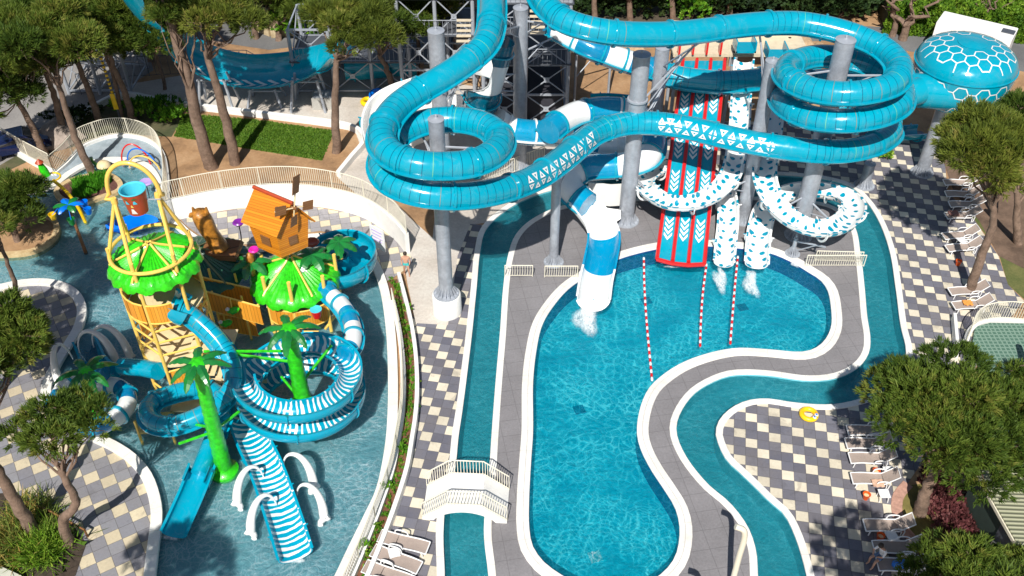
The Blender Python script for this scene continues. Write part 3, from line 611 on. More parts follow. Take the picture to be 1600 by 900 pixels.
# ---------------------------------------------------------------- honeycomb dome bowl
def dome():
    c = Vector((27.1, 52.4, 7.3)); t = thing('bowl_slide', 'turquoise domed bowl with white honeycomb lines at top right', 'water slide', c)
    a, h1, h2 = 2.9, 1.3, 2.3
    top = [(a*cos(R(q))**.62, .22+h1*sin(R(q))) for q in range(0, 86, 5)]+[(.02, .22+h1)]
    MB().lathe(c, [(a+.02, .2)]+top, 56, cap=False).build('upper_shell', M['plain'], t, True)
    low = [(a*cos(R(q))**.3, -h2*sin(R(q))) for q in range(84, -1, -6)]+[(a, .2)]
    MB().lathe(c, low, 56).build('lower_shell', M['plain'], t, True)
    MB().lathe(c+Vector((0,0,.2)), [(a, -.03), (a+.07, -.03), (a+.07, .03), (a, .03)], 56, False).build('rim_flange', M['plain'], t, True)
    MB().lathe(c, [(.8, .2+h1*.96), (.84, .24+h1*1.0), (.5, .3+h1*1.0), (.02, .33+h1)], 32, False).build('crown_lid', M['plain'], t, True)
    def st(x, y):   # top map
        r = math.hypot(x, y); q = min(1, r/a); return c+Vector((x, y, .22+h1*math.sqrt(max(0, 1-q**(2/.62)))+.02))
    def sl_(x, z):   # skirt map, x arc length
        s = min(1, max(0, -z/h2)); th = math.asin(s); rr = a*cos(th)**.3+.02; an = x/a; return c+Vector((rr*cos(an), rr*sin(an), z))
    s = .42; mb = MB(); seen = set()
    def rib(f, x0, y0, x1, y1, w_=.032):
        dx, dy = x1-x0, y1-y0; L = math.hypot(dx, dy); nx, ny = -dy/L*w_, dx/L*w_; prev = None
        for k in range(5):
            u = k/4; x, y = x0+dx*u, y0+dy*u; pr = (f(x+nx, y+ny), f(x-nx, y-ny))
            if prev: mb.add([prev[0], prev[1], pr[1], pr[0]], [(0,1,2,3)])
            prev = pr
    def grid(f, ok, xr, yr):
        done = set()
        for i in range(-xr, xr+1):
            for j in range(-yr, yr+1):
                cx, cy = s*1.5*i, s*math.sqrt(3)*(j+.5*(i & 1))
                pts = [(cx+s*cos(R(60*k)), cy+s*sin(R(60*k))) for k in range(6)]
                for k in range(6):
                    p, q = pts[k], pts[(k+1) % 6]; key = (round((p[0]+q[0])*20), round((p[1]+q[1])*20))
                    if key in done or not ok(*p) or not ok(*q): continue
                    done.add(key); rib(f, p[0], p[1], q[0], q[1])
    grid(st, lambda x, y: .85 < math.hypot(x, y) < a*.998, 5, 5)
    mb.build('honeycomb_lines_top', M['white_gel'], t); mb = MB()
    def g2(f): 
        pass
    grid(sl_, lambda x, z: -h2*.93 < z < .2, 16, 3)
    for k in range(0): pass
    mb.build('honeycomb_lines_skirt', M['white_gel'], t)
    # inlet hood
    q = [P(1405,143,6.8), P(1428,144,6.75), c+Vector((-1.6, -1.5, -.25))]
    path = resample(q, .2); N = len(path)
    m = MB(); 
    for i in range(N-1): pass
    m.sweep(path[:max(3, N//2)], circ(.8, 24)).build('inlet_tube', M['tube'], t, True)
    m2 = MB().sweep([c+Vector((-3.9,-1.2,-.9)), c+Vector((-2.6,-1.35,-.9)), c+Vector((-1.0,-1.6,-.9)), c+Vector((.2,-1.75,-.9))], circ(1.02, 28)); m2.build('inlet_hood', M['plain'], t, True)
    for k in range(6):
        an = 2*PI*k/6+.3; MB().bar(c+Vector((a*.8*cos(an), a*.8*sin(an), -h2*.75)), c+Vector((.2*cos(an), .2*sin(an), -h2-.6)), .06).build('brace', M['strut'], t, True)
dome()
# ---------------------------------------------------------------- spotted slides
sa, pa = flume('open_slide', 'white slide with blue spots whose ring loops over the red racing slide', [
 (1163,92,6.4),(1161,110,6.0),(1158,150,5.2),(1156,190,4.6),(1152,225,4.0),(1148,252,3.7),(1138,280,3.35),(1115,303,3.05),(1082,316,2.9),(1048,316,2.8),(1020,303,2.65),(1006,285,2.55),(1020,268,2.45),(1048,259,2.3),(1085,261,2.1),(1112,276,1.9),(1130,294,1.65),(1137,320,1.3),(1137,350,.95),(1134,380,.65),(1131,410,.42)], .52, M['spots'], (8, 8), 3.0, sq=.75)
sb, pb = flume('open_slide', 'white slide with blue spots whose wide ring circles the right column', [
 (1211,105,6.6),(1209,140,6.0),(1206,180,5.3),(1201,220,4.6),(1195,255,4.1),(1196,285,3.7),(1209,314,3.35),(1235,340,3.05),(1270,355,2.85),(1306,353,2.7),(1330,335,2.55),(1332,315,2.4),(1312,302,2.2),(1280,296,2.05),(1245,298,1.9),(1215,309,1.65),(1196,330,1.3),(1187,358,.95),(1184,385,.7),(1182,412,.45)], .6, M['spots'], (6, 8), 3.2, sq=.72)
for (t_, pts, lab) in ((sa, (1163,80,6.6), 'x'), (sb, (1212,92,6.8), 'y')):
    q = P(*pts); MB().box(q+Vector((0, .2, .15)), (1.25, 1.3, .12)).box(q+Vector((-.58,.2,.45)), (.08,1.3,.7)).box(q+Vector((.58,.2,.45)), (.08,1.3,.7)).build('start_box', M['plain'], t_)
# ---------------------------------------------------------------- red racing slide
def racing():
    T0, T1 = [(1067,93,6.1),(1133,93,6.1)], [(1026,405,.35),(1101,413,.35)]
    prof = [(0,6.1),(.07,6.0),(.14,5.5),(.3,4.5),(.42,3.7),(.52,3.1),(.62,2.5),(.74,1.75),(.85,1.1),(.93,.6),(1,.35)]
    A0, A1 = P(*T0[0]), P(*T0[1]); B0, B1 = P(*T1[0]), P(*T1[1])
    t = thing('racing_slide', 'three lane turquoise racing slide with red dividers and white arrows', 'water slide', (B0+B1)/2)
    zc = catmull([Vector((s*16, z, 0)) for s, z in prof], 6); Z = [(p.x/16, p.y) for p in zc]
    def at(s, u, up=0):
        k = 0
        while k < len(Z)-2 and Z[k+1][0] < s: k += 1
        z = Z[k][1]+(Z[k+1][1]-Z[k][1])*(s-Z[k][0])/max(1e-6, Z[k+1][0]-Z[k][0])
        p = A0.lerp(B0, s).lerp(A1.lerp(B1, s), u); return Vector((p.x, p.y, z+up))
    n = 60
    for l in range(3):
        mb = MB(); u0, u1 = l/3+.03, (l+1)/3-.03
        cr = [(u0, .0), (u0+.02, -.08), (u1-.02, -.08), (u1, .0), (u1, -.16), (u0, -.16)]
        vs = [at(i/n, u, z) for i in range(n+1) for u, z in cr]; m = len(cr)
        mb.add(vs, [(i*m+k, (i+1)*m+k, (i+1)*m+(k+1) % m, i*m+(k+1) % m) for i in range(n) for k in range(m)]); ln = mb.build('lane', M['plain'], t, True)
        um = (u0+u1)/2
        for s0 in (.2, .42, .58, .8):
            mb = MB()
            for k in range(4):
                s = s0+k*.024; h = .011
                mb.add([at(s-h, u0+.05, -.06), at(s-h+.013, u0+.05, -.06), at(s+h+.013, um, -.06), at(s+h, um, -.06)], [(0,1,2,3)])
                mb.add([at(s-h, u1-.05, -.06), at(s-h+.013, u1-.05, -.06), at(s+h+.013, um, -.06), at(s+h, um, -.06)], [(3,2,1,0)])
            mb.build('printed_arrows', M['white_gel'], ln)
    for l in range(4): MB().tube([at(i/n, l/3*.985+.007, .03) for i in range(n+1)], .115, 8).build('lane_divider', M['red'], t, True)
    MB().tube([at(1, 0, .0), at(1.012, .33, -.02), at(1.012, .66, -.02), at(1, 1, .0)], .13, 8).build('end_cushion', M['red'], t, True)
    for s in (.2, .38, .56, .74):
        a, b = at(s, .05, -.2), at(s, .95, -.2); mb = MB().bar(a, b, .06)
        for q in (a, b): mb.bar(q, Vector((q.x, q.y, 0)), .08)
        mb.build('support_frame', M['strut'], t)
racing()
# start platform of the racing slides
pl = P(1150, 88, 6.0); t = thing('start_platform', 'beige start deck with red and turquoise gates above the racing slide', 'platform', (pl.x, pl.y, 0))
MB().box((pl.x+.3, pl.y+1.6, 5.9), (8.5, 2.6, .2)).build('deck', beige, t)
MB().box((pl.x+.3, pl.y+2.9, 6.5), (8.5, .1, 1.1)).build('back_screen', beige, t)
for dx in (-3.6, 0, 4): 
    for dy in (.6, 2.6): MB().bar((pl.x+dx, pl.y+dy, 0), (pl.x+dx, pl.y+dy, 6), .12).build('leg', M['strut'], t)
for k in range(4): MB().box((P(1068+k*22, 92, 6.6).x, pl.y+.35, 6.55), (.12, .5, 1.0)).build('gate', M['red'], t)
# ---------------------------------------------------------------- towers and frames
def truss_tower(label, x0, x1, y0, y1, zs, cols=2, floor=(), mesh=True, name='slide_tower'):
    t = thing(name, label, 'tower', ((x0+x1)/2, (y0+y1)/2, 0))
    xs = [x0+(x1-x0)*k/cols for k in range(cols+1)]
    for x in xs:
        for y in (y0, y1): MB().bar((x, y, 0), (x, y, zs[-1]), .13, 8).build('post', M['strut'], t)
    for i, z in enumerate(zs):
        mb = MB()
        for y in (y0, y1): mb.box(((x0+x1)/2, y, z), (x1-x0, .12, .12))
        for x in xs: mb.box((x, (y0+y1)/2, z), (.1, y1-y0, .1))
        mb.build('beam_ring', M['strut'], t)
        if i:
            zl = zs[i-1]; mb = MB()
            for a, b in zip(xs, xs[1:]):
                for y in (y0, y1): mb.bar((a, y, zl), (b, y, z), .045); mb.bar((b, y, zl), (a, y, z), .045); mb.box(((a+b)/2, y, (z+zl)/2), (.35, .06, .35))
            for x in (x0, x1): mb.bar((x, y0, zl), (x, y1, z), .045); mb.bar((x, y1, zl), (x, y0, z), .045)
            mb.build('cross_brace', M['strut'], t)
    for z in floor:
        MB().box(((x0+x1)/2, (y0+y1)/2, z+.1), (x1-x0+.4, y1-y0+.4, .08)).build('floor', M['dark_steel'], t)
        for y in (y0-.15, y1+.15):
            mb = MB().bar((x0, y, z+1.2), (x1, y, z+1.2), .03)
            for q in np.arange(x0, x1, .3): mb.bar((q, y, z+.1), (q, y, z+1.2), .014, 4)
            mb.build('guard_rail', M['strut'], t)
    return t
tw = truss_tower('tall galvanised lattice tower at the top centre', -1.9, 3.7, 57.5, 62.5, [.3, 2.5, 4.7, 6.9, 9.1, 11.3], 2, (4.7, 6.9, 8.9, 11.2))  # lower two floors added to cast shade into the tower
for k, (px, py, z) in enumerate(((724,50,8.2),(840,36,9.6))):
    q = P(px, py, z); mb = MB()
    for i in range(5): mb.box(q+Vector((.0, .3*i, .2*i-.6)), (.9, .26, .05))
    mb.build('stair_flight', beige, tw)
truss_tower('low lattice frame behind the pine trees left of the tower', -15.5, -4.5, 62, 66, [.3, 2.6, 5.0], 4, (2.5,), name='lattice_scaffold')
truss_tower('upper lattice frame with walkway beside the tower', -7.6, -2.6, 60, 64, [.3, 3, 5.6, 8.2], 2, (5.5, 8.1), name='lattice_scaffold')
# dark block added to stand in for the shade below the tower
MB().box((.9, 60, 1.2), (5, 4.4, 2.2)).build('shade_block', simple('block_shade_paint', (.03, .03, .04), .8), None); tag(bpy.data.objects['shade_block'], 'dark block standing in for shade under the lattice tower', 'shade block')
# little frame right of tower
t = thing('support_frame', 'thin steel bracket frame under the banded slide over bare soil', 'steel frame', P(897,165))
a, b = P(897,165), P(950,150); MB().bar(a, a+Vector((0,0,5.6)), .09).build('post', M['strut'], t); MB().bar(b, b+Vector((0,0,5.0)), .09).build('post', M['strut'], t)
MB().bar(a+Vector((0,0,5)), b+Vector((0,0,5)), .07).bar(a+Vector((0,0,2.2)), b+Vector((0,0,4.7)), .04).build('brace', M['strut'], t)
# boomerang half pipe at top left
hp, ph = flume('half_pipe_slide', 'huge turquoise half pipe with white arrows dipping between the pines at upper left', [
 (205,-50,11.5),(224,-18,9.9),(246,12,8.3),(270,42,6.5),(298,70,4.9),(338,93,3.6),(385,104,2.9),(430,102,2.9),(470,90,3.8),(500,72,5.4),(521,52,7.1)], 1.4, M['plain'], (6, -63), 3.4)
for k in range(5, len(ph)-22, 3):
    q, t_ = ph[k], (ph[k+1]-ph[k-1]).normalized(); sd = t_.cross(Vector((0,0,1))).normalized(); up = sd.cross(t_)
    if (k//3) % 8 > 5: continue
    def on(a, u): return q+t_*u+(sd*cos(R(a))+up*sin(R(a)))*1.365
    mb = MB()
    for s_ in (1, -1):
        prev = None
        for i in range(6):
            a = -88+s_*(22*i/5); u = -.7*i/5; pr = (on(a, u), on(a, u+.34))
            if prev: mb.add([prev[0], pr[0], pr[1], prev[1]], [(0,1,2,3) if s_ < 0 else (3,2,1,0)])
            prev = pr
    mb.build('printed_arrow', M['white_gel'], hp)
for k in range(8, len(ph), 16):
    if ph[k].z < 5.5:
        q = ph[k]; mb = MB()
        for dx in (-1.2, 1.2): mb.bar((q.x+dx, q.y-.8, 0), (q.x+dx*.7, q.y-.5, q.z-1.5), .1); mb.bar((q.x+dx, q.y+1, 0), (q.x+dx*.7, q.y+.5, q.z-1.5), .1)
        mb.bar((q.x-1.2, q.y, q.z-1.9), (q.x+1.2, q.y, q.z-1.9), .08); mb.build('support_frame', M['strut'], hp)
truss_tower('slender lattice tower among pines at the far top left', -32, -27.5, 62, 66, [.3, 2.6, 4.8, 7, 9.2], 2, (9,), name='launch_tower')
# steel stair by the half pipe
q = P(392,138); t = thing('steel_stair', 'galvanised access stair with handrails beside the half pipe', 'stairs', q)
mb = MB()
for s in range(7): mb.box(q+Vector((2.0-.28*s, -.1-.1*s+.4, .25+.22*s)), (.3, .9, .04))
mb.build('steps', M['strut'], t)
for y in (-.1, .85):
    a, b = q+Vector((2.1, y, 1.2)), q+Vector((0, y-.2, 2.7)); m = MB().bar(a, b, .03); m.bar(a-Vector((0,0,1.1)), b-Vector((0,0,1.1)), .04)
    for k in range(6): c = a.lerp(b, k/5); m.bar(c, c-Vector((0,0,1.1)), .02)
    m.bar(b, b+Vector((-1.6,0,0)), .03); m.bar(b+Vector((-1.6,0,0)), b+Vector((-1.6,0,-2.6)), .03); m.build('handrail', M['strut'], t)
MB().box(q+Vector((-.8, .3, 1.6)), (1.6, 1.1, .06)).build('landing', M['strut'], t)
# ---------------------------------------------------------------- toy palms of the splash pool
def frond(p, az, L, w_=.28, droop=.9, n=9, serr=True, up=.45):
    """one fibreglass palm leaf: folded, arched, saw-toothed"""
    d = Vector((cos(az), sin(az), 0)); sd = Vector((-sin(az), cos(az), 0)); vs = []; fs = []
    for i in range(n+1):
        t = i/n; c = p+d*(L*t)*(1-.12*t)+Vector((0,0,up*L*sin(t*1.9)*.6-droop*L*t*t*.55))
        ww = w_*L*(.25+1.1*sin(PI*min(1, t*.93+.06))**.8)*(.82 if (i % 2 and serr) else 1)*.5
        if i == n: ww = .02
        vs += [c-sd*ww-Vector((0,0,ww*.45)), c, c+sd*ww-Vector((0,0,ww*.45))]
    b = len(vs); vs += [Vector(v)-Vector((0,0,.035)) for v in vs]
    for i in range(n):
        for k in (0, 1):
            a = i*3+k; fs += [(a, a+1, a+4, a+3), (b+a, b+a+3, b+a+4, b+a+1)]
        fs += [(i*3, i*3+3, b+i*3+3, b+i*3), (i*3+2, b+i*3+2, b+i*3+5, i*3+5)]
    return MB().add(vs, fs)
def toy_palm(label, base, crown_px, r0, r1, L, n=7, rot=0, h=None, struts=(), name='toy_palm', trunk=None):
    b = Vector(base); z = ratio_z(crown_px[1], b.y) if h is None else h; top = PY(crown_px[0], crown_px[1], b.y) if h is None else b+Vector((0,0,h))
    t = thing(name, label, 'play palm', b); N = 26; path = [b.lerp(top, i/N) for i in range(N+1)]
    MB().tube(path, [(r0+(r1-r0)*i/N)*(1.06 if i % 2 else .96) for i in range(N+1)], 14).build('trunk', trunk or M['green'], t, True)
    if b.z < .1: MB().lathe(Vector((b.x, b.y, -.2)), [(r0+.28, 0), (r0+.26, .22), (r0+.1, .3), (r0, .5)], 20).build('foot', trunk or M['green'], t, True)
    for k in range(n): frond(top, rot+2*PI*k/n+.2*sin(k*5), L*(1+.08*sin(k*3)), .21, .75, up=.3).build('frond', M['leaf_green'], t, False)
    MB().lathe(top-Vector((0,0,.1)), [(r1+.05, 0), (r1+.12, .1), (.03, .25)], 12).build('crown_knob', M['green'], t, True)
    for (z0, e, z1) in struts: MB().bar(b+Vector((0,0,z0)), Vector((e[0], e[1], z1)), .07).build('arm', M['green'], t, True)
    return t, top
# centre palm carrying the zebra coil and left palm carrying the tube
C1 = P(480,660,-.2); C1.z = 0; cx, cy = C1.x, C1.y
toy_palm('tall bright green toy palm in the middle of the zebra striped coil', C1, (451,512), .42, .28, 1.55, 7, .3, struts=[(4.6,(cx-4.4,cy+1.0),3.6),(3.9,(cx-3.3,cy+.6),3.9),(1.5,(cx-1.6,cy-1.0),2.2),(1.5,(cx+1.9,cy-.3),1.9),(2.4,(cx+1.3,cy+1.9),3.1),(1.2,(cx-1.2,cy+1.3),1.6),(1.2,(cx+.6,cy-1.9),1.4)])
C2 = P(352,738,-.2); C2.z = 0
toy_palm('bright green toy palm through the plain turquoise loop', C2, (308,566), .38, .26, 1.5, 7, .1, struts=[(2.9,(C2.x-1.9,C2.y+1.2),1.9),(2.6,(C2.x-1.7,C2.y+.1),1.7),(2.6,(C2.x+.9,C2.y+1.2),2.6)])
C3 = P(158,668,-.2); C3.z = 0
toy_palm('shaded toy palm in the coil at far left under the pines', C3, (133,579), .36, .25, 1.6, 7, .6)
# ---------------------------------------------------------------- splash pool slides
k1, _ = tube_slide('tube_slide', 'narrow turquoise tube looping from the bucket tower round the left toy palm', [
 (272,480,5.7),(286,484,5.55),(304,496,5.2),(326,515,4.75),(348,541,4.2),(363,570,3.65),(364,598,3.15),(351,621,2.75),(327,641,2.6),(297,656,2.45),(266,664,2.35),(239,658,2.2),(230,640,2.1),(243,624,2.0),(270,614,1.9),(297,608,1.8),(322,606,1.65),(342,618,1.45),(348,640,1.3),(341,666,1.1),(329,696,.85),(318,724,.65),(311,742,.55)], .4, M['blue_tube'], 2.6, M['blue'], start=.2)
mb = MB().sweep([P(262,476,4.75), P(272,482,4.72), P(284,486,4.62)], circ(.5)); 
m = MB(); f0, f1 = P(258,474,4.8), P(288,488,4.6); N = 8; vs = []; 
for i in range(N+1):
    pass
flume('', '', [(262,474,5.95),(276,481,5.75),(290,487,5.5)], .66, M['blue'], (35, 35), parent=k1, part='entry_funnel')
flume('', '', [(313,738,.75),(303,765,.6),(289,797,.45),(272,834,.36)], .52, M['blue'], (14, 14), parent=k1, part='runout', sq=.6)
MB().sweep([P(316,733,.7), P(306,758,.55)], trough(.56, .04, 40, 40)).build('runout_cuff', M['blue'], k1, True)
# zebra coil: analytic helix round the centre palm
Rh = 2.42; zt, zb_, turns = 3.55, 1.0, 2.0; a_start = R(115)
hel = []
n = 150
for i in range(n+1):
    s = i/n; a = R(195)+s*2*PI*turns-0; hel.append(Vector((cx+Rh*cos(a), cy+Rh*sin(a), zt+(zb_-zt)*s)))
zs = thing('open_slide', 'blue and white zebra striped coil slide running down to the octopus arms', 'water slide', (cx, cy, 0))
MB().sweep(hel, trough(.52, .04, 2, 26)).build('coil', M['zebra'], zs, True)
flanges(hel, 2.6, .56, M['blue'], zs, .03, .05, half=trough(.53, .06, 2, 26), name='flume_joint')
ea = R(195)+2*PI*turns; e0 = hel[-1]; tan = Vector((-sin(ea), cos(ea), 0))
tail = catmull([hel[-3], e0, e0+tan*.9-Vector((0,0,.1)), P(398,690,.72), P(417,735,.55), P(440,800,.35), P(462,872,.12)], 10)
tail = resample(catmull([P(388,640,.95), P(386,662,.88), P(396,690,.8), P(416,733,.7), P(439,796,.55), P(462,868,.42)], 12), .2)
MB().sweep(tail, trough(.68, .05, 14, 14, sq=.55)).build('runout', M['zebra'], zs, True)
flanges(tail, 2.2, .68, M['blue'], zs, .03, .05, half=trough(.69, .07, 14, 14, sq=.55), name='flume_joint')
# blue and white tube on the right of the castle feeding the coil, and wide bowl bend
tube_slide('tube_slide', 'short blue and white banded tube right of the castle bending into the zebra coil', [(508,448,2.6),(517,460,2.6),(532,474,2.6),(545,494,2.6),(552,518,2.6),(549,540,2.6),(536,555,2.6)], .42, mat_tube('blue_white_small', False, base=(.0,.27,.5), bands=(2.6,.45,.1)), 1.3, M['blue'], start=.1)
flume('open_slide', 'wide blue open bend sweeping behind the castle at the pool rim', [(482,432,2.1),(510,432,2.0),(540,427,1.9),(562,412,1.8),(566,394,1.7),(548,382,1.6),(522,384,1.5),(506,394,1.4)], .75, M['blue'], (10, 30), 2.0)
# shaded coil at far left with its octopus
cc3 = C3
l3 = thing('open_slide', 'blue and white coil slide in the shade beside the left paving', 'water slide', cc3)
hel3 = [Vector((cc3.x+1.55*cos(R(80)+2*PI*1.35*i/70), cc3.y+.1+1.55*sin(R(80)+2*PI*1.35*i/70), 1.9-1.2*i/70)) for i in range(71)]
MB().sweep(hel3, circ(.42)).build('coil', mat_tube('blue_white_coil', False, base=(.0,.2,.42), bands=(2.7,.5,.1)), l3, True)
MB().sweep([P(190,572,1.9), P(225,575,2.2), P(248,580,2.6)], circ(.42)).build('feeder_tube', M['blue'], l3, True)
flanges(hel3, 1.35, .42, M['blue'], l3, start=.2)
flume('', '', [(172,588,.7),(150,570,.5),(140,550,.3),(132,532,.15)], .5, M['blue'], (12,12), parent=l3, part='runout')
# ---------------------------------------------------------------- octopus arms
def tentacle(name, label, p0, side, h, L, parent=None, rz=0):
    """curling white arm: rises from the water, arches over and ends in a coiled foot"""
    pts = []; rr = []
    for i in range(30):
        t = i/29
        if t < .72:
            a = PI*(1-t/.72)*.92+.1; x = side*(L*.5+L*.5*cos(a)); z = h*sin(a)**.75
            r_ = .03+.19*(t/.72)**1.2
        else:
            q = (t-.72)/.28; ang = q*1.6*PI; x = side*(L*.98+.22*sin(ang)*(1-q*.4)); z = max(.05, .12+.1*sin(ang)); r_ = .22-.1*q
        y = (.3*sin((t-.72)*9) if t > .72 else 0)-1.7*t+.45*sin(PI*min(1, t/.72))
        pts.append(Vector((x, y, max(z, .0)))); rr.append(r_)
    c, s_ = cos(rz), sin(rz)
    w_ = [Vector((p.x*c-p.y*s_, p.x*s_+p.y*c, p.z))+p0 for p in pts]
    t = thing(name, label, 'spray sculpture', p0, 'white octopus arms round the slide ends')
    MB().tube(w_, rr, 12).build('arm', M['white_gel'], t, True)
    return t
sid = [(P(443,728,.35),1,1.15,1.35,.15,'upper right'),(P(464,772,.25),1,1.05,1.3,.05,'lower right'),(P(412,745,.35),-1,1.15,1.05,.1,'upper left'),(P(432,788,.3),-1,1.1,1.0,.1,'lower left')]
for p_, s_, h_, L_, rz_, nm in sid: tentacle('octopus_arm', f'white curled octopus arm at the {nm} of the zebra slide end', p_-Vector((0,0,.3)), s_, h_, L_, rz=rz_)
for p_, s_, nm in ((P(128,560), 1, 'nearest the tower'), (P(118,570), -1, 'by the paving edge'), (P(150,552), 1, 'farthest into the shade')): tentacle('octopus_arm', f'shaded white octopus arm of the left coil, {nm}', p_, s_, 1.7, 1.5 if s_ > 0 else .9, rz=.5)
# ---------------------------------------------------------------- bucket tower
def canopy(parent, c, r, h, drop, mat, n=96, sc_=15, name='leaf_roof', sub=None, ribs=6, ribmat=None, top_r=.1):
    """conical roof of overlapping fibreglass leaves: pleated, with a drooping scalloped hem"""
    prof = [(top_r, h)]+[(r*q, h*(1-q)**1.05) for q in (.2, .4, .6, .8, .95)]+[(r*1.04, -drop*.3), (r*1.09, -drop*.7), (r*1.1, -drop)]
    vs = []; m = len(prof)
    for j, (rr, z) in enumerate(prof):
        for k in range(n):
            a = 2*PI*k/n; sca = abs(sin(a*sc_/2)); pl = (-.035 if k % 2 else .02)*min(1, j/2)
            f = 1+(.06*sca if j > 5 else 0); dz = (-.3*drop*sca if j > 6 else 0)+pl+.03*sin(a*5)*(j/m)
            vs.append(c+Vector((rr*f*cos(a), rr*f*sin(a), z+dz)))
    fs = [(j*n+k, (j+1)*n+k, (j+1)*n+(k+1) % n, j*n+(k+1) % n) for j in range(m-1) for k in range(n)]
    b = len(vs); vs += [c+(v-c)*.97-Vector((0,0,.05)) for v in vs]; fs += [tuple(b+q for q in f[::-1]) for f in fs]
    fs += [((m-1)*n+k, b+(m-1)*n+k, b+(m-1)*n+(k+1) % n, (m-1)*n+(k+1) % n) for k in range(n)]
    o = MB().add(vs, fs).build(name, mat, parent, True)
    for k in range(ribs):
        a = 2*PI*k/ribs+.3; pts = [c+Vector((cos(a)*p[0], sin(a)*p[0], p[1]+.07)) for p in prof[:7]]
        MB().tube(pts, .055, 6).build('roof_rib', ribmat or M['yellow'], parent, True)
    return o
def curved_panel(c, r, a0, a1, z0, z1, th=.05, n=10):
    mb = MB(); vs = []
    for i in range(n+1):
        a = R(a0+(a1-a0)*i/n)
        for rr, z in ((r, z0), (r, z1), (r+th, z1), (r+th, z0)): vs.append(Vector((c[0]+rr*cos(a), c[1]+rr*sin(a), z)))
    fs = [(i*4+k, (i+1)*4+k, (i+1)*4+(k+1) % 4, i*4+(k+1) % 4) for i in range(n) for k in range(4)]+[(0,1,2,3), (n*4+3, n*4+2, n*4+1, n*4)]
    return mb.add(vs, fs)
TX, TY = -16.0, 33.5
bt = thing('bucket_tower', 'yellow play tower with bright green leaf roof and a tall arch above', 'play tower', (TX, TY, 0))
tc = Vector((TX, TY, 0)); NL = 6
leg = [R(-98+60*k) for k in range(NL)]
for k, a in enumerate(leg):
    q = tc+Vector((1.72*cos(a), 1.72*sin(a), 0)); MB().bar(q-Vector((0,0,.2)), q+Vector((0,0,8.9)), .085, 10).build('post', M['yellow'], bt, True)
for z, r_ in ((8.4, 1.76),): MB().tube([tc+Vector((r_*cos(2*PI*k/40), r_*sin(2*PI*k/40), z)) for k in range(40)], .085, 8, True).build('top_ring', M['yellow'], bt, True)
canopy(bt, tc+Vector((0,0,7.95)), 1.8, .7, .38, M['green'])
for zf in (5.4, 2.6): MB().lathe(tc+Vector((0,0,zf)), [(1.68, 0), (1.68, .1)], 24).build('floor', M['sand'], bt)
for zf, segs in ((5.45, ((140, 258), (262, 300), (20, 80), (85, 135))), (2.7, ((60, 110), (120, 175)))):
    for a0, a1 in segs:
        pn = curved_panel(tc, 1.72, a0, a1, zf+.05, zf+1.05).build('plank_panel', M['wood_v'], bt, True)
        for zz in (zf+1.08, zf+.03): MB().tube([tc+Vector((1.76*cos(R(a0+(a1-a0)*i/8)), 1.76*sin(R(a0+(a1-a0)*i/8)), zz)) for i in range(9)], .045, 6).build('rail', M['yellow'], pn, True)
for z in (4.9, 4.2, 3.4, 2.3, .5):
    MB().tube([tc+Vector((1.72*cos(a), 1.72*sin(a), z)) for a in leg], .06, 6, True).build('tie_ring', M['yellow'], bt, True)
for k in range(NL):
    a, b = leg[k], leg[(k+1) % NL]
    z0 = (0.5, 2.9)[k % 2]
    MB().bar(tc+Vector((1.72*cos(a), 1.72*sin(a), z0)), tc+Vector((1.72*cos(b), 1.72*sin(b), z0+1.6)), .055).build('brace', M['yellow'], bt, True)
for a0, a1, zf in ((268, 312, 1.35),): curved_panel(tc, 1.7, a0, a1, zf, zf+1.0).build('plank_panel', M['wood_v'], bt, True)
mb = MB()      # stair on the right of the tower
for s in range(11): mb.box((TX+.9+.28*s, TY-1.2+.05*s, 2.6-.22*s), (.3, 1.0, .05))
mb.box((TX+2.4, TY-1.0, 1.0), (3.4, .05, .3), 0).build('stair', M['sand'], bt)
MB().box((TX+1.3, TY-2.2, .9), (2.8, 1.4, .1)).build('landing', M['sand'], bt)
MB().box((TX+1.9, TY-.6, 3.3), (2.0, 1.5, .08), 0).build('mid_deck', M['sand'], bt)
# frame above: two tripods and a big hoop
AL, AR = tc+Vector((-.85, -.15, 11.05)), tc+Vector((.95, .1, 11.15))
for A_, ks in ((AL, (0, 4, 5)), (AR, (1, 2, 3))):
    for k in ks: a = leg[k]; MB().bar(A_, tc+Vector((1.75*cos(a), 1.75*sin(a), 8.5)), .085, 8).build('tripod_leg', M['yellow'], bt, True)
    MB().lathe(A_-Vector((0,0,.12)), [(.13, 0), (.15, .1), (.12, .3)], 12).build('tripod_head', M['yellow'], bt, True)
hoop = []
for i in range(25): a = PI*i/24; hoop.append(tc+Vector((.05-1.08*cos(a), 0, 11.35+1.55*sin(a)**.9)))
MB().tube([AL+Vector((0,0,.1)), AL+Vector((-.35,.05,.1))]+hoop+[AR+Vector((.25,0,.1)), AR+Vector((0,0,.1))], .1, 10).build('hoop', M['yellow'], bt, True)
bk = tc+Vector((.05, -.1, 10.75))
b_ = thing('tipping_bucket', 'big tipping bucket, cyan inside and brick red outside with a carved tiki face', 'bucket', bk)
MB().lathe(bk, [(.38, -.2), (.4, -.22), (.54, .9), (.5, .9), (.36, -.15)], 28, False).add([bk+Vector((.39*cos(2*PI*k/28), .39*sin(2*PI*k/28), -.18)) for k in range(28)], [tuple(range(28))]).build('shell', M['brick_red'], b_, True)
MB().lathe(bk, [(.53, .92), (.485, .89), (.37, -.1), (.01, -.1)], 28, False).build('lining', M['cyan'], b_, True)
MB().tube([bk+Vector((.54*cos(2*PI*k/28), .54*sin(2*PI*k/28), .91)) for k in range(28)], .03, 6, True).build('lip', M['cyan'], b_, True)
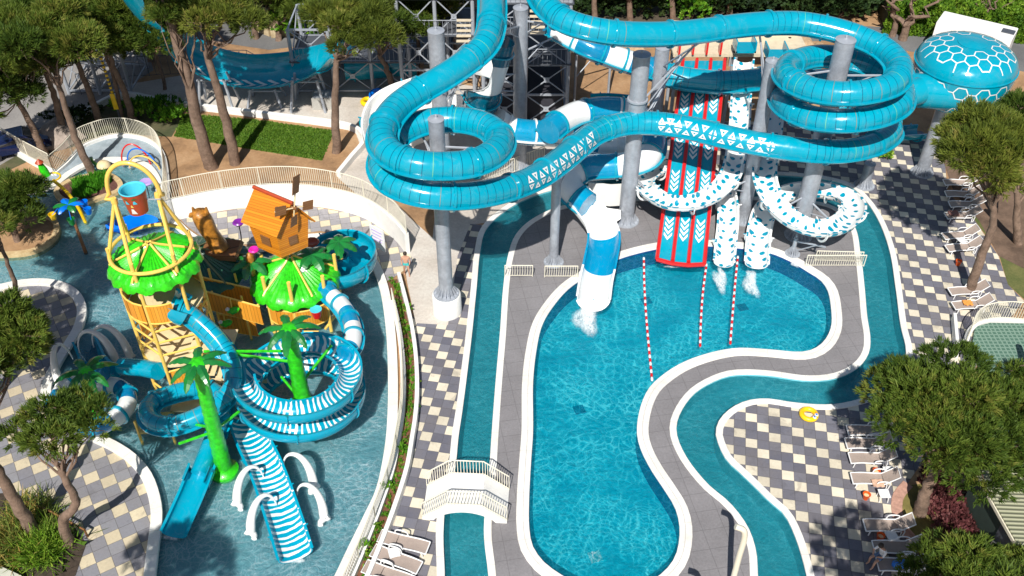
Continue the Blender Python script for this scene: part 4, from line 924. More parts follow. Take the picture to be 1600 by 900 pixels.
def patch(a0, a1, z0, z1, mat, nm, pr):
    MB().add([bk+Vector(((.425+(z+.22)*.125)*cos(R(a)), (.425+(z+.22)*.125)*sin(R(a)), z)) for a, z in ((a0,z0),(a1,z0),(a1*.55+a0*.45,z1),(a0*.8+a1*.2,z1))], [(0,1,2,3)]).build(nm, mat, pr)
for a0, a1, z0, z1, m_, nm in ((-118,-98,.45,.62,'cyan','eye'),(-82,-62,.45,.62,'cyan','eye'),(-106,-74,-.08,.2,'cloth_w','mouth'),(-97,-83,.28,.42,'yellow','nose'),(-122,-96,.68,.76,'leaf_green','brow'),(-84,-58,.68,.76,'leaf_green','brow')): patch(a0, a1, z0, z1, M[m_], nm, b_)
MB().bar(bk+Vector((-1.05, .05, .35)), bk+Vector((1.05, .05, .35)), .03).build('axle', M['strut'], b_, True)
# ---------------------------------------------------------------- castle: bridge, right room, windmill house
RX, RY = -11.1, 38.4; rc = Vector((RX, RY, 0))
cs = thing('play_castle', 'orange plank bridge and round room under a split green leaf roof', 'play castle', rc)
legs2 = [R(-90+q) for q in (-48, 0, 52, 105, 180, 255)]
for a in legs2:
    q = rc+Vector((1.95*cos(a), 1.95*sin(a), 0)); MB().bar(q-Vector((0,0,.2)), q+Vector((0,0,3.7 if a != legs2[1] else 3.9)), .1, 10).build('post', M['yellow'], cs, True)
canopy(cs, rc+Vector((-.25,.1,2.75)), 2.05, 1.15, .4, M['green'], ribs=5)
MB().lathe(rc+Vector((0,0,.75)), [(1.95, 0), (1.95, .1)], 24).build('floor', M['sand'], cs)
for a0, a1 in ((222, 268), (272, 320), (100, 150), (40, 95)):
    pn = curved_panel(rc, 1.95, a0, a1, .85, 1.9).build('plank_panel', M['wood_v'], cs, True)
    for zz in (1.93, .82): MB().tube([rc+Vector((1.98*cos(R(a0+(a1-a0)*i/8)), 1.98*sin(R(a0+(a1-a0)*i/8)), zz)) for i in range(9)], .05, 6).build('rail', M['yellow'], pn, True)
# bridge panels
def bridge(a, b, h, nm='bridge_panel', th=.06):
    a, b = Vector(a), Vector(b); vs = [a, b, b+Vector((0,0,h)), a+Vector((0,0,h))]; n_ = (b-a).cross(Vector((0,0,1))).normalized()*th
    o = MB().add([v for v in vs]+[v+n_ for v in vs], [(3,2,1,0),(4,5,6,7),(0,1,5,4),(2,3,7,6),(1,2,6,5),(3,0,4,7)]).build(nm, M['wood_v'], cs)
    for zz in (h+.04, h*.0-.02): MB().bar(a+Vector((0,0,zz)), b+Vector((0,0,zz)), .05).build('rail', M['yellow'], o, True)
    return o
g = lambda px, py, z: P(px, py, z)
a, b = g(322,481,2.2), g(412,506,1.2); bridge(a, b, 1.15); bridge(g(309,454,2.3), g(396,474,1.4), 1.0)
MB().add([a, b, g(396,474,1.3), g(309,454,2.25)], [(0,1,2,3)]).build('bridge_floor', M['sand'], cs)
bridge(g(345,515,.1), g(404,524,.1), 1.1, 'lower_panel')
for q in (g(340,490,1.6), g(385,497,1.35), g(335,455,2.2), g(375,462,1.7)): MB().bar(Vector((q.x, q.y, -.2)), q+Vector((0,0,1.5)), .065, 8).build('post', M['yellow'], cs, True)
mb = MB().bar(rc+Vector((1.0,-1.7,.3)), rc+Vector((-1.2,-1.6,.2)), .07).bar(rc+Vector((1.3,-1.5,.3)), rc+Vector((2,0,.5)), .07); mb.build('base_beam', M['yellow'], cs, True)
MB().bar(rc+Vector((-1.6,-1.3,2.2)), rc+Vector((-2.8,-1.9,1.5)), .05).build('diagonal_brace', M['yellow'], cs, True)
# windmill house
hz = 3.75; c0 = PY(440,403,37.3); hb = thing('windmill_house', 'leaning orange plank house with four brown windmill sails on its gable', 'play house', c0)
hz = c0.z
f1 = Vector((1.35, .95, .05)); f2 = Vector((-1.45, .75, .15)); w1, w2 = 1.0, 1.0
H1 = 1.75
flare = 1.22
b4 = [c0, c0+f1*.88, c0+f1*.88+f2*.88, c0+f2*.88]
ctr = (b4[0]+b4[2])/2
t4 = [ctr+(p-ctr)*1.2+Vector((0,0,H1)) for p in b4]
# gable faces right (between corner 0 and 1)
g1 = (t4[0]+t4[1])/2+Vector((0,0,1.35)); g2_ = (t4[3]+t4[2])/2+Vector((0,0,1.35))
MB().add(b4+t4+[g1, g2_], [(3,2,1,0),(0,1,5,8,4),(1,2,6,5),(2,3,7,9,6),(3,0,4,7)]).build('wall', M['wood'], hb)
def slab(vs, nrm, th, nm, mat, pr=None):
    nrm = Vector(nrm).normalized()*th; n = len(vs)
    return MB().add([Vector(v) for v in vs]+[Vector(v)+nrm for v in vs], [tuple(range(n-1,-1,-1)), tuple(range(n, 2*n))]+[(i, (i+1) % n, n+(i+1) % n, n+i) for i in range(n)]).build(nm, mat, pr or hb)
ridge = (g1-g2_).normalized(); 
for s_, (ta, tb) in enumerate(((t4[0], t4[3]), (t4[1], t4[2]))):
    dn = ((ta-g1)).normalized()*.25; e = ridge*.22
    vs = [g1+e, g2_-e, tb+dn-e, ta+dn+e]; nr = (vs[1]-vs[0]).cross(vs[2]-vs[1]); nr = nr if nr.z > 0 else -nr
    slab([v+Vector((0,0,.03)) for v in vs], nr, .07, 'roof', M['wood'])
MB().bar(g1+ridge*.3+Vector((0,0,.1)), g2_-ridge*.3+Vector((0,0,.1)), .1).build('ridge_cap', M['brick_red'], hb, True)
def face_win(A, B, zc, w_, h_, off):
    d = (B-A).normalized(); m_ = A.lerp(B, off)+Vector((0,0,zc)); nr = d.cross(Vector((0,0,1))).normalized(); nr = nr if (m_-ctr-Vector((0,0,m_.z-ctr.z))).dot(nr) > 0 else -nr
    vs = [m_-d*w_, m_+d*w_, m_+d*w_*1.02+Vector((0,0,h_)), m_-d*w_*1.02+Vector((0,0,h_))]; slab([v+nr*(.02+.1*((v.z-hz)/H1)) for v in vs], nr, .05, 'window', M['wood_dk'])
face_win(b4[0], b4[3], .55, .27, .55, .5); face_win(b4[0], b4[1], .6, .22, .5, .5)
hub = g1+ridge*.35-Vector((0,0,.15)); MB().bar(g1-Vector((0,0,.2)), hub+ridge*.15, .09).build('hub', M['wood_dk'], hb, True)
dd = (t4[1]-t4[0]).normalized()
for k in range(4):
    a = R(78+90*k); v = dd*cos(a)+Vector((0,0,1))*sin(a); v.normalize(); s_ = ridge.cross(v).normalized(); L_ = (1.75, 1.0, 1.0, .95)[k]
    o = MB().bar(hub, hub+v*L_, .035).build('sail_arm', M['sand'], hb, True)
    slab([hub+v*.5*L_*.9-s_*.24, hub+v*.5*L_*.9+s_*.24, hub+v*L_+s_*.26, hub+v*L_-s_*.26], ridge, .04, 'sail', M['wood_dk'], o)
# dark green canopy with carved figure
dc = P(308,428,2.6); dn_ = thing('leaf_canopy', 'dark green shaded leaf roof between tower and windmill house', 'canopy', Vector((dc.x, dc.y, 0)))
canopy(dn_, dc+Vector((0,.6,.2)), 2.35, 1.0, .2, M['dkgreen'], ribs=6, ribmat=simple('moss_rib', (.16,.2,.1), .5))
MB().bar(Vector((dc.x, dc.y+.6, -.2)), dc+Vector((0,.6,.9)), .16).build('post', M['yellow'], dn_, True)
q = PY(345,390,dc.y+1.0); cf_ = thing('carved_figure', 'glossy brown and gold carved log figure leaning on the dark green roof', 'carving', q)
body = [q, q+Vector((-.22,.1,.6)), q+Vector((-.42,.1,1.2)), q+Vector((-.55,.15,1.7)), q+Vector((-.65,.15,2.2)), q+Vector((-.6,.15,2.5))]
MB().tube(catmull(body, 5), [.5,.5,.48,.46,.44,.43,.42,.42,.42,.43,.44,.45,.46,.47,.48,.48,.48,.47,.46,.45,.43,.4,.36,.3,.2,.1], 14).build('body', M['gold_wood'], cf_, True)
for e_ in (-.3, .28): MB().tube([body[5]+Vector((e_,0,-.25)), body[5]+Vector((e_*1.2,0,.12))], [.16,.05], 8).build('ear', M['gold_wood'], cf_, True)
MB().tube([p_+Vector((-.1,.16,.0)) for p_ in body[1:5]], [.3,.45,.46,.4], 10).build('dark_back', M['wood_dk'], cf_, True)
MB().add([q+Vector(v) for v in ((-1.0,-.6,-.1),(.9,-.7,-.25),(1.1,.6,0),(-.8,.7,.1),(-.95,-.55,.15),(.85,-.6,0),(1.0,.55,.2),(-.75,.65,.3))], [(3,2,1,0),(4,5,6,7),(0,1,5,4),(1,2,6,5),(2,3,7,6),(3,0,4,7)]).build('rock_base', M['wood_dk'], cf_)
MB().tube([body[4]+Vector((-.1,-.1,.1)), body[4]+Vector((-.45,-.1,.0)), body[4]+Vector((-.55,-.1,-.1))], [.16,.14,.06], 8).build('snout', M['gold_wood'], cf_, True)
# potted palms on the castle
def mini_palm(label, px, py, z, L, nut=True, rot=0, n=6):
    p = P(px, py, z); t = thing('toy_palm', label, 'play palm', p-Vector((0,0,1.1)))
    MB().tube([p-Vector((0,0,1.1)), p], [.13, .1], 10).build('trunk', M['yellow'], t, True)
    for k in range(n): frond(p, rot+2*PI*k/n, L, .34, .8, up=.3).build('frond', M['leaf_green'], t)
    if nut: MB().lathe(p, [(.16,-.1),(.24,.15),(.2,.4),(.05,.55)], 10).build('fruit', M['gold_wood'], t, True)
mini_palm('toy palm with pineapple fruit in front of the green leaf roof', 392,408,3.6,1.25, rot=.4)
mini_palm('toy palm standing on the right edge of the green leaf roof', 487,398,3.7,1.35, False, .1); mini_palm('dark toy palm over the blue bend behind the castle', 529,378,3.4,1.2, False, .7)
# small sprayers
def flower(label, px, py, z, col, pole=True, name='flower_sprayer', r=.28):
    p = P(px, py, z); t = thing(name, label, 'water toy', Vector((p.x, p.y, max(0, p.z-1.6))))
    MB().lathe(p, [(.05,-.15),(r*.6,-.05),(r,.12),(r*.8,.2),(.02,.1)], 10, rfn=lambda a, j: 1+.15*sin(5*a)).build('bloom', col, t, True)
    if pole: MB().tube([p-Vector((0,0,.1)), p-Vector((.02,0,.8)), p-Vector((.12,0,1.6))], .035, 6).build('stem', M['black'], t, True)
flower('purple flower sprayer on a thin stem over the upper deck', 373,350,2.0,M['purple'],r=.35); flower('magenta flower beside the windmill house wall', 397,393,4.2,M['pink']); flower('magenta flower at the right edge of the castle', 519,447,2.2,M['pink'],False,r=.32)
flower('brown shell toy behind the windmill house', 487,381,2.2,M['brick_red'],False,r=.45,name='shell_toy'); flower('lilac flower sprayer beside the tipping bucket arch', 228,287,.8,M['lilac'],r=.45)
p = P(494,487,2.1); t = thing('small_bucket', 'small red bucket with pale blue water on the castle rail', 'bucket', p)
MB().lathe(p, [(.2,-.35),(.3,.15),(.27,.15),(.18,-.3)], 16).build('shell', M['red'], t, True); MB().lathe(p, [(.27,.1),(.27,.13),(.31,.17),(.02,.14)], 16).build('lid', M['cyan'], t, True)
for lab, px, py, z in (('green and white parrot shaped sprayer hanging on the bridge panel', 363,485,2.3),('small parrot sprayer below the bridge beside the blue tube', 352,505,1.2)):
    p = P(px, py, z); t = thing('parrot_sprayer', lab, 'water toy', p)
    MB().tube([p+Vector((-.22,0,-.05)), p+Vector((0,-.05,0)), p+Vector((.25,0,.08)), p+Vector((.38,0,.12))], [.1,.2,.17,.04], 10).build('body', M['green'], t, True)
    MB().lathe(p+Vector((-.2,-.05,.12)), [(.02,-.13),(.13,0),(.02,.13)], 10).build('head', M['white_gel'], t, True)
    MB().bar(p+Vector((0,0,.1)), p+Vector((0,.1,.75)), .03).build('hanger', M['yellow'], t, True)
# yellow frame with a rough straw piece below the loop
q = P(248,690); t = thing('straw_hut', 'small straw coloured hut frame standing in the water beneath the turquoise loop', 'play hut', q)
for dx in (-.8, .75): MB().bar(q+Vector((dx,0,-.2)), q+Vector((dx-.15,.3,1.1)), .07).build('post', M['yellow'], t, True)
MB().box(q+Vector((-.05,.5,.75)), (1.5, .9, .35), .1, .5).build('straw_roof', simple('straw', (.5,.38,.14), .9, var=.5, scale=9, bump=.8), t)
# left splash toys
p0 = P(133,392); tp = P(103,335,2.6); t = thing('bucket_palm', 'toy palm mast carrying small yellow, green and blue buckets', 'play palm', p0)
MB().tube([p0-Vector((0,0,.2)), Vector((p0.x,p0.y,3.3))], [.11,.07], 8).build('mast', M['wood_dk'], t, True); tp = Vector((p0.x, p0.y, 3.3))
for k in range(6): frond(tp, k*PI/3+.2, .95, .35, .6).build('frond', M['leaf_green'] if k % 2 else M['royal'], t)
for a, m_ in ((3.6,'bright_yellow'),(5.1,'leaf_green'),(1.0,'royal'),(.1,'royal')):
    q = tp+Vector((.95*cos(a), .95*sin(a), -.5)); o = MB().lathe(q, [(.14,-.2),(.22,.18),(.19,.18),(.12,-.17)], 12).build('bucket', M[m_], t, True); MB().bar(q+Vector((0,0,.1)), tp+(q-tp)*.5+Vector((0,0,.25)), .02).build('hook', M['royal'], o, True)
p0 = P(133,345); t = thing('parrot_pole', 'curved bright yellow spray pole with hoop and parrot on top', 'water toy', p0)
top_ = P(104,268,2.4)
MB().tube(catmull([p0-Vector((0,0,.2)), p0+Vector((-.15,0,1.1)), p0+Vector((-.6,.1,2.2)), p0+Vector((-1.1,.1,2.9))], 6), .1, 8).build('pole', M['bright_yellow'], t, True)
hp_ = p0+Vector((-1.1,.1,3.0)); MB().tube([hp_+Vector((.5*cos(2*PI*k/20), .45*sin(2*PI*k/20), .1)) for k in range(20)], .055, 6, True).build('hoop', M['bright_yellow'], t, True)
MB().tube([hp_+Vector((-.25,.1,.1)), hp_+Vector((-.4,.15,.5)), hp_+Vector((-.45,.15,.85))], [.2,.24,.16], 10).build('parrot_body', M['green'], t, True); MB().lathe(hp_+Vector((-.45,.1,1.05)), [(.03,-.22),(.25,0),(.03,.22)], 10).build('parrot_head', M['brick_red'], t, True)
for k in range(2): frond(hp_+Vector((-.4,0,0)), 2.6+k*.9, 1.0, .5, 1.2).build('tail_leaf', M['dkgreen'], t)
for lab, m_, a_, b_2, h_ in (('red water arch of the three hoops at the back of the splash pool','red',(192,258),(236,258),1.7),('dark blue water arch between the red and the yellow one','royal',(200,254),(247,262),1.35),('pale yellow water arch in front of the other two','yellow',(203,262),(250,266),1.1)):
    A_, B_ = P(*a_), P(*b_2); t = thing('water_arch', lab, 'water toy', (A_+B_)/2)
    MB().tube([A_.lerp(B_, .5-.5*cos(PI*i/16))+Vector((0,0,-.1+h_*sin(PI*i/16))) for i in range(17)], .05, 7).build('hoop', M[m_], t, True)
    for q in (A_, B_): MB().lathe(q, [(.12,0),(.12,.05),(.06,.06)], 10).build('foot', M['strut'], t, True)
q = P(208,352,.35); t = thing('leaf_basin', 'bright blue leaf shaped basin in the shaded water', 'water toy', q)
vs = []; n = 14
for i in range(n+1):
    s = i/n; w_ = .85*sin(PI*min(1, s*.95+.03))**.7; c = q+Vector((-1.45+2.9*s, -.35+.7*s, 0)); vs += [c+Vector((.1,-w_,.18)), c+Vector((0,0,-.1)), c+Vector((-.1,w_,.18))]
b0 = len(vs); vs += [Vector(v)-Vector((0,0,.06)) for v in vs]
MB().add(vs, [(i*3+k, i*3+k+3, i*3+k+4, i*3+k+1) for i in range(n) for k in (0,1)]+[(b0+i*3+k, b0+i*3+k+1, b0+i*3+k+4, b0+i*3+k+3) for i in range(n) for k in (0,1)]).build('blade', M['royal'], t, True)
MB().bar(q-Vector((0,0,.6)), q-Vector((0,0,.08)), .15).build('foot', M['royal'], t, True)
p = P(163,262); t = thing('turtle_toy', 'small beige and green turtle figure on the low white ledge', 'water toy', p)
MB().lathe(p+Vector((0,0,.15)), [(.45,0),(.42,.15),(.25,.3),(.02,.36)], 14).build('shell', M['sand'], t, True); MB().tube([p+Vector((-.35,-.1,.2)), p+Vector((-.6,-.1,.6)), p+Vector((-.6,-.1,.85))], [.13,.1,.12], 8).build('neck', M['leaf_green'], t, True)
# ---------------------------------------------------------------- river bridge
def bridge_():
    a, b = P(660,812), P(792,818); c = (a+b)/2; L = (b-a).length; ax = (b-a).normalized(); sd = Vector((-ax.y, ax.x, 0)); W = 1.75
    t = thing('footbridge', 'small arched cream footbridge over the river with slatted railings', 'bridge', c); n = 24
    def zt(s): return .12+.95*(min(1, s/.3) if s < .3 else (1 if s < .7 else (1-s)/.3))
    def zb(s): return -.1+.75*math.sin(PI*min(1, max(0, (s-.12)/.76)))**.6 if .12 < s < .88 else -.1
    vs = []; 
    for i in range(n+1):
        s = i/n; p = a+ax*L*s
        for w_ in (0, W): vs += [p+sd*w_+Vector((0,0,zb(s))), p+sd*w_+Vector((0,0,zt(s)))]
    fs = []
    for i in range(n):
        k = i*4; fs += [(k,k+4,k+5,k+1), (k+2,k+3,k+7,k+6), (k+1,k+5,k+7,k+3), (k,k+2,k+6,k+4)]
    fs += [(0,1,3,2), (n*4, n*4+2, n*4+3, n*4+1)]
    MB().add(vs, fs).build('span', M['white'], t)
    for w_ in (.05, W-.05):
        pts = [a+ax*L*s+sd*w_+Vector((0,0,zt(s))) for s in (0,.3,.7,1)]; up = Vector((0,0,.95))
        o = MB().tube([p+up for p in pts], .03, 6).tube([p+Vector((0,0,.1)) for p in pts], .02, 6).build('handrail', M['cream_paint'], t, True)
        mb = MB()
        for p in resample(pts, .135): mb.add(*bx4(p, p+up, .014))
        mb.build('balusters', M['cream_paint'], o)
bridge_()
# ---------------------------------------------------------------- pool ropes, ladders, foam
for lab, pts in (('red and white float rope, longest and leftmost in the main pool', [(1006,402),(1007,450),(1011,510),(1019,595)]),('red and white float rope in the middle, right of the red slide end', [(1104,412),(1098,460),(1095,505),(1094,542)]),('red and white float rope between the two spotted slide ends', [(1153,400),(1148,450),(1144,500),(1141,538)])):
    path = resample(catmull([P(x, y, -.08) for x, y in pts], 8), .26); t = thing('float_rope', lab, 'float rope', path[0], 'float ropes of the main pool')
    MB().tube(path, .012, 4).build('cord', M['white_pl'], t)
    for k_, (a, b) in enumerate(zip(path, path[1:])): MB().tube([a.lerp(b,.05), a.lerp(b,.25), a.lerp(b,.75), a.lerp(b,.95)], [.04,.068,.068,.04], 8).build('float', M[('white_pl', 'red')[k_ % 2]], t, True)
for lab, p, rz in (('steel pool ladder on the inner curve of the main pool', P(1002,640), R(200)), ('steel pool ladder on the left edge of the main pool', P(827,722), R(185))):
    t = thing('pool_ladder', lab, 'pool ladder', p, rz=rz)
    for y in (-.25, .25):
        MB().tube(catmull([Vector(v) for v in ((-.5,y,.05),(-.45,y,.6),(-.1,y,.85),(.15,y,.55),(.18,y,-.9))], 5), .025, 8).build('handrail', M['strut'], t, True, (0,0,0)).location = (0,0,0)
    mb = MB()
    for z in (-.75,-.5,-.2): mb.box((.18,0,z), (.1,.5,.03))
    mb.build('treads', M['strut'], t)
def foam_mat():
    n = NT('foam'); at = n.N('Attribute', attribute_name='tint'); f = n.noise(n.coord(scale=(1.6, .8, 1)), 4.5, 9, .8, 1.2)
    a = n.M('MULTIPLY', n.M('MULTIPLY', at.outputs['Fac'], 1.8), n.M('POWER', f, 1.6)); a = n.M('SUBTRACT', n.M('MULTIPLY', a, 1.9), .38); a = n.M('MINIMUM', n.M('MAXIMUM', a, 0), .8)
    n.L(a, n.b.inputs['Alpha']); return n.fin((.85,.9,.92), .8)
FOAM = foam_mat()
def foam(x, y, rx, ry, nm):
    c = P(x, y, -.10); mb = MB(); vs = [c+Vector((0,0,.06))]; ring = [(0.5, .05), (1, .0)]; n = 24; tint = [1.0]
    for q, z in ring:
        for k in range(n): a = 2*PI*k/n; w_ = 1+.2*sin(3*a+x); vs.append(c+Vector((rx*q*w_*cos(a), ry*q*w_*sin(a), z))); tint.append(.8 if q < 1 else 0)
    fs = [(0, 1+k, 1+(k+1) % n) for k in range(n)]+[(1+k, 1+n+k, 1+n+(k+1) % n, 1+(k+1) % n) for k in range(n)]
    o = mb.add(vs, fs).build('foam', FOAM, None, True); at = o.data.attributes.new('tint', 'FLOAT', 'POINT'); at.data.foreach_set('value', tint); tag(o, kind='stuff', label=nm)
for i, (x, y) in enumerate(((930,870),(905,640),(1160,480),(1010,470))):
    p = P(x, y, -1.14); tag(MB().box(p, (.55, .55, .03), .3).box(p+Vector((0,0,.02)), (.4,.4,.02), .3).build('floor_drain', simple('drain_white', (.7,.75,.75), .6) if i == 0 else M['dkteal']), ['pale square drain on the main pool floor near the round end','dark floor drain at the left middle of the main pool','dark floor drain between the last float rope and the right bend','dark floor drain between the first and second float ropes'][i], 'drain')
for a in ((916,500,.9,1.6,'spreading foam off the banded slide end'),(1125,440,.5,1.3,'foam trail below the left spotted slide'),(1173,446,.55,1.4,'foam trail below the right spotted slide'),(917,492,.5,.95,'white foam where the banded slide pours in'),(914,480,.3,.5,'foam at the lip of the banded slide'),(1127,428,.3,.75,'white foam below the left spotted slide'),(1175,432,.35,.8,'white foam below the right spotted slide'),(1065,416,1.3,.25,'thin foam along the red slide end'),(462,874,.5,.3,'foam at the zebra slide end'),(268,838,.5,.3,'foam at the turquoise run out'),(1242,412,.3,.5,'faint foam below the small post')): foam(*a)
# ---------------------------------------------------------------- foliage
def np_mesh(name, V, F, mat, parent, tint=None, quads=False):
    me = bpy.data.meshes.new(name); k = F.shape[1]; off = Vector((0,0,0)); q = parent
    while q is not None: off += q.location; q = q.parent
    V = V-np.array(off); me.vertices.add(len(V)); me.vertices.foreach_set('co', V.astype(np.float32).ravel())
    me.loops.add(F.size); me.loops.foreach_set('vertex_index', F.astype(np.int32).ravel())
    me.polygons.add(len(F)); me.polygons.foreach_set('loop_start', np.arange(0, F.size, k, dtype=np.int32))
    try: me.polygons.foreach_set('loop_total', np.full(len(F), k, dtype=np.int32))
    except Exception: pass
    me.update(calc_edges=True)
    if tint is not None: a = me.attributes.new('tint', 'FLOAT', 'POINT'); a.data.foreach_set('value', tint.astype(np.float32))
    me.materials.append(mat); o = bpy.data.objects.new(name, me); COL.objects.link(o); o.parent = parent; return o
def unit(n):
    v = rng.normal(size=(n, 3)); return v/np.linalg.norm(v, axis=1, keepdims=True)
def tufts(centres, dirs, tints, nb, L, wd, spread=.75):
    """needle tufts: nb thin blades fanning out of every twig end"""
    n = len(centres); c = np.repeat(centres, nb, 0); d = np.repeat(dirs, nb, 0)*1.0+unit(n*nb)*spread
    d /= np.linalg.norm(d, axis=1, keepdims=True); s = np.cross(d, unit(n*nb)); s /= np.linalg.norm(s, axis=1, keepdims=True)+1e-9
    l = L*rng.uniform(.6, 1.25, (n*nb, 1)); w_ = wd*rng.uniform(.7, 1.3, (n*nb, 1)); o = unit(n*nb)*L*.35
    a = c+o; V = np.stack([a-s*w_*.5, a+s*w_*.5, a+d*l*.6+s*w_*.45, a+d*l, a+d*l*.6-s*w_*.45], 1).reshape(-1, 3)
    F = np.arange(len(V)).reshape(-1, 5); t = np.repeat(np.clip(np.repeat(tints, nb)+rng.normal(0, .1, n*nb), 0, 1), 5); return V, F, t
def cloud(lobes, per, thick=.35, up=.35, flat=1.0):
    """twig ends on the outer shells of uneven lobes"""
    C, D, T = [], [], []
    for (c, r) in lobes:
        c = np.array(c); r = np.array(r if hasattr(r, '__len__') else (r, r, r*flat)); n = max(6, int(per*r[0]*r[1]))
        u = unit(n); u[:, 2] = np.where(u[:, 2] < -.35, -u[:, 2], u[:, 2]); rad = 1-thick*rng.random((n, 1))**1.5
        rad *= 1+.16*np.sin(u[:, :1]*7+c[0])*np.cos(u[:, 1:2]*6+c[1]); C.append(c+u*r*rad); d = u+np.array((0, 0, up)); D.append(d/np.linalg.norm(d, axis=1, keepdims=True))
        base = rng.uniform(.1, .72); T.append(np.clip(base+rng.normal(0, .17, n), 0, 1))
    return np.concatenate(C), np.concatenate(D), np.concatenate(T)
def limb(mb, a, b, r0, r1, wob=.12, n=6):
    a, b = Vector(a), Vector(b); L = (b-a).length; pts = [a.lerp(b, i/n)+Vector(rng.normal(0, 1, 3))*L*wob*.35*sin(PI*i/n) for i in range(n+1)]
    mb.tube(pts, [r0+(r1-r0)*i/n for i in range(n+1)], 8); return pts
def pine(label, trunk, crown, name='pine_tree', r=.26, mat=None, lobes=11, per=105, blades=24, L=.34, wd=.036, cat='tree', group=None, seed=None, flat=.75, lobe_r=.42):
    """trunk: list of world points; crown: (centre, rx, ry, rz)"""
    global rng
    if seed is not None: rng = np.random.default_rng(seed)
    base = Vector(trunk[0]); t = thing(name, label, cat, base, group); cc, rx, ry, rz = crown; cc = Vector(cc)
    tp = catmull(trunk, 6) if len(trunk) > 2 else resample([Vector(p) for p in trunk], .8); N = len(tp)
    mb = MB(); tp = [p+Vector((rng.normal(0, .03), rng.normal(0, .03), 0)) for p in tp]; mb.tube([tp[0]-Vector((0,0,.1))]+tp, [r*1.35]+[r*(1-.5*i/N) for i in range(N)], 12)
    lb = []
    for k in range(lobes):
        a = 2*PI*k/lobes*2.4+rng.uniform(-.4, .4); q = math.sqrt((k+.4)/lobes)*.78
        c = cc+Vector((rx*q*cos(a), ry*q*sin(a), rz*(rng.uniform(-.35, .5)*(1-q*.4)+.25*(1-q)))); s = rng.uniform(.75, 1.25)*lobe_r
        lb.append((c, (rx*s, ry*s, rz*s*flat*1.2)))
    j = tp[-1]; k0 = max(0, N-max(2, N//5))
    for i, (c, rr) in enumerate(lb):
        s0 = tp[k0+int((N-1-k0)*rng.random())]; limb(mb, s0, c, r*.24, r*.07)
        for _ in range(3): e = Vector(c)+Vector(unit(1)[0]*np.array(rr)*.8); limb(mb, c, e, r*.1, r*.03, n=3)
    mb.build('trunk', M['bark'], t, True)
    C, D, T = cloud([(tuple(c), rr) for c, rr in lb], per); V, F, tt = tufts(C, D, T, blades, L, wd, .6)
    np_mesh('crown', V, F, mat or M['pine'], t, tt); return t
def bush(label, c, r, mat, name='bush', per=60, L=.2, wd=.09, blades=8, seed=3, up=.6, cat='bush', group=None, lobes=5, stems=True):
    global rng
    rng = np.random.default_rng(seed); c = Vector(c); t = thing(name, label, cat, c, group); lb = []
    for k in range(lobes): a = 2.4*k; q = .5*math.sqrt(k/lobes); lb.append(((c.x+r[0]*q*cos(a)*1.3, c.y+r[1]*q*sin(a)*1.3, c.z+r[2]*.5*rng.uniform(.6, 1.1)), (r[0]*.55, r[1]*.55, r[2]*.5)))
    C, D, T = cloud(lb, per/(max(r[0]*r[1], .2))*.9+per*.4, .5, up); C[:, 2] = np.maximum(C[:, 2], c.z+.05); V, F, tt = tufts(C, D, T, blades, L, wd, .8); np_mesh('foliage', V, F, mat, t, tt)
    if stems:
        mb = MB()
        for k in range(4): mb.bar(c-Vector((0,0,.05)), Vector(lb[k % lobes][0]), .04, 5, .015)
        mb.build('stems', M['bark'], t)
    return t
def T3(b, top): b = P(*b); return [b, PY(top[0], top[1], b.y+(top[2] if len(top) > 2 else 0))]
def crown_at(px, py, Y, rx, ry, rz): return (PY(px, py, Y), rx, ry, rz)
g_ul = 'pines of the upper left grove'
def up(label, base, mids, crown, seed, **kw):
    b = P(*base); tr = [b]+[PY(m[0], m[1], b.y+(m[2] if len(m) > 2 else 0)) for m in mids]; c = crown
    return pine(label, tr, crown_at(c[0], c[1], b.y+(c[5] if len(c) > 5 else 0), *c[2:5]), seed=seed, group=g_ul, **kw)
up('leaning pine at the far left behind the railing', (72,246), [(48,195),(22,146)], (30,95,3.3,3.0,2.0), 11, mat=M['pine2'])
up('pine whose trunk passes in front of the round railing', (143,270), [(118,215),(103,170),(88,118)], (60,60,3.4,3.0,2.2), 12)
up('pine with thin trunk just left of the yellow banded pole', (155,193), [(138,140),(110,75)], (100,38,3.2,2.8,2.0), 13, mat=M['pine2'])
up('pine with thick dark trunk behind the round railing', (210,188), [(190,135),(165,72)], (190,48,3.6,3.0,2.1), 14)
up('slim pine second from the half pipe in the left grove', (190,186), [(182,140),(160,66)], (142,20,2.8,2.6,1.8), 15, r=.18)
up('small thin pine by the kerb left of the half pipe', (258,140), [(245,90),(222,55)], (205,62,2.4,2.2,1.6), 16, r=.14, mat=M['pine2'])
up('big double pine trunk standing left of the lawn', (330,262), [(305,175),(290,110),(256,0)], (250,-45,3.2,3,2.2), 17, r=.42)
up('thick pine on the lawn with a bright crown over the half pipe', (368,255), [(345,160),(322,80)], (345,32,2.7,2.6,2.2), 18, r=.36, mat=M['pine2'])
up('second stem leaning against the big double pine trunk', (325,262), [(308,190),(300,150)], (275,20,1.6,1.6,1.3), 19, r=.26)
up('pine on bare soil right of the lawn with a curved trunk', (526,238), [(524,160),(527,82)], (548,48,2.9,2.7,2.1), 20, r=.3, mat=M['pine2'])
up('pine with forked trunk beside the low lattice frames', (618,150,), [(605,110),(592,85)], (612,35,3.3,3.0,2.0), 21, r=.26)
up('pine nearest the top of the left tower column', (655,132), [(658,95),(650,50)], (660,22,2.1,2.2,1.7), 22, r=.22, mat=M['pine2'])
up('pine at the very top left corner', (60,90), [(50,50)], (20,15,4.2,3.6,2.6), 23); up('pine crown filling the gap above the entrance path', (235,95), [(235,60)], (245,25,2.6,2.4,2.0), 24)
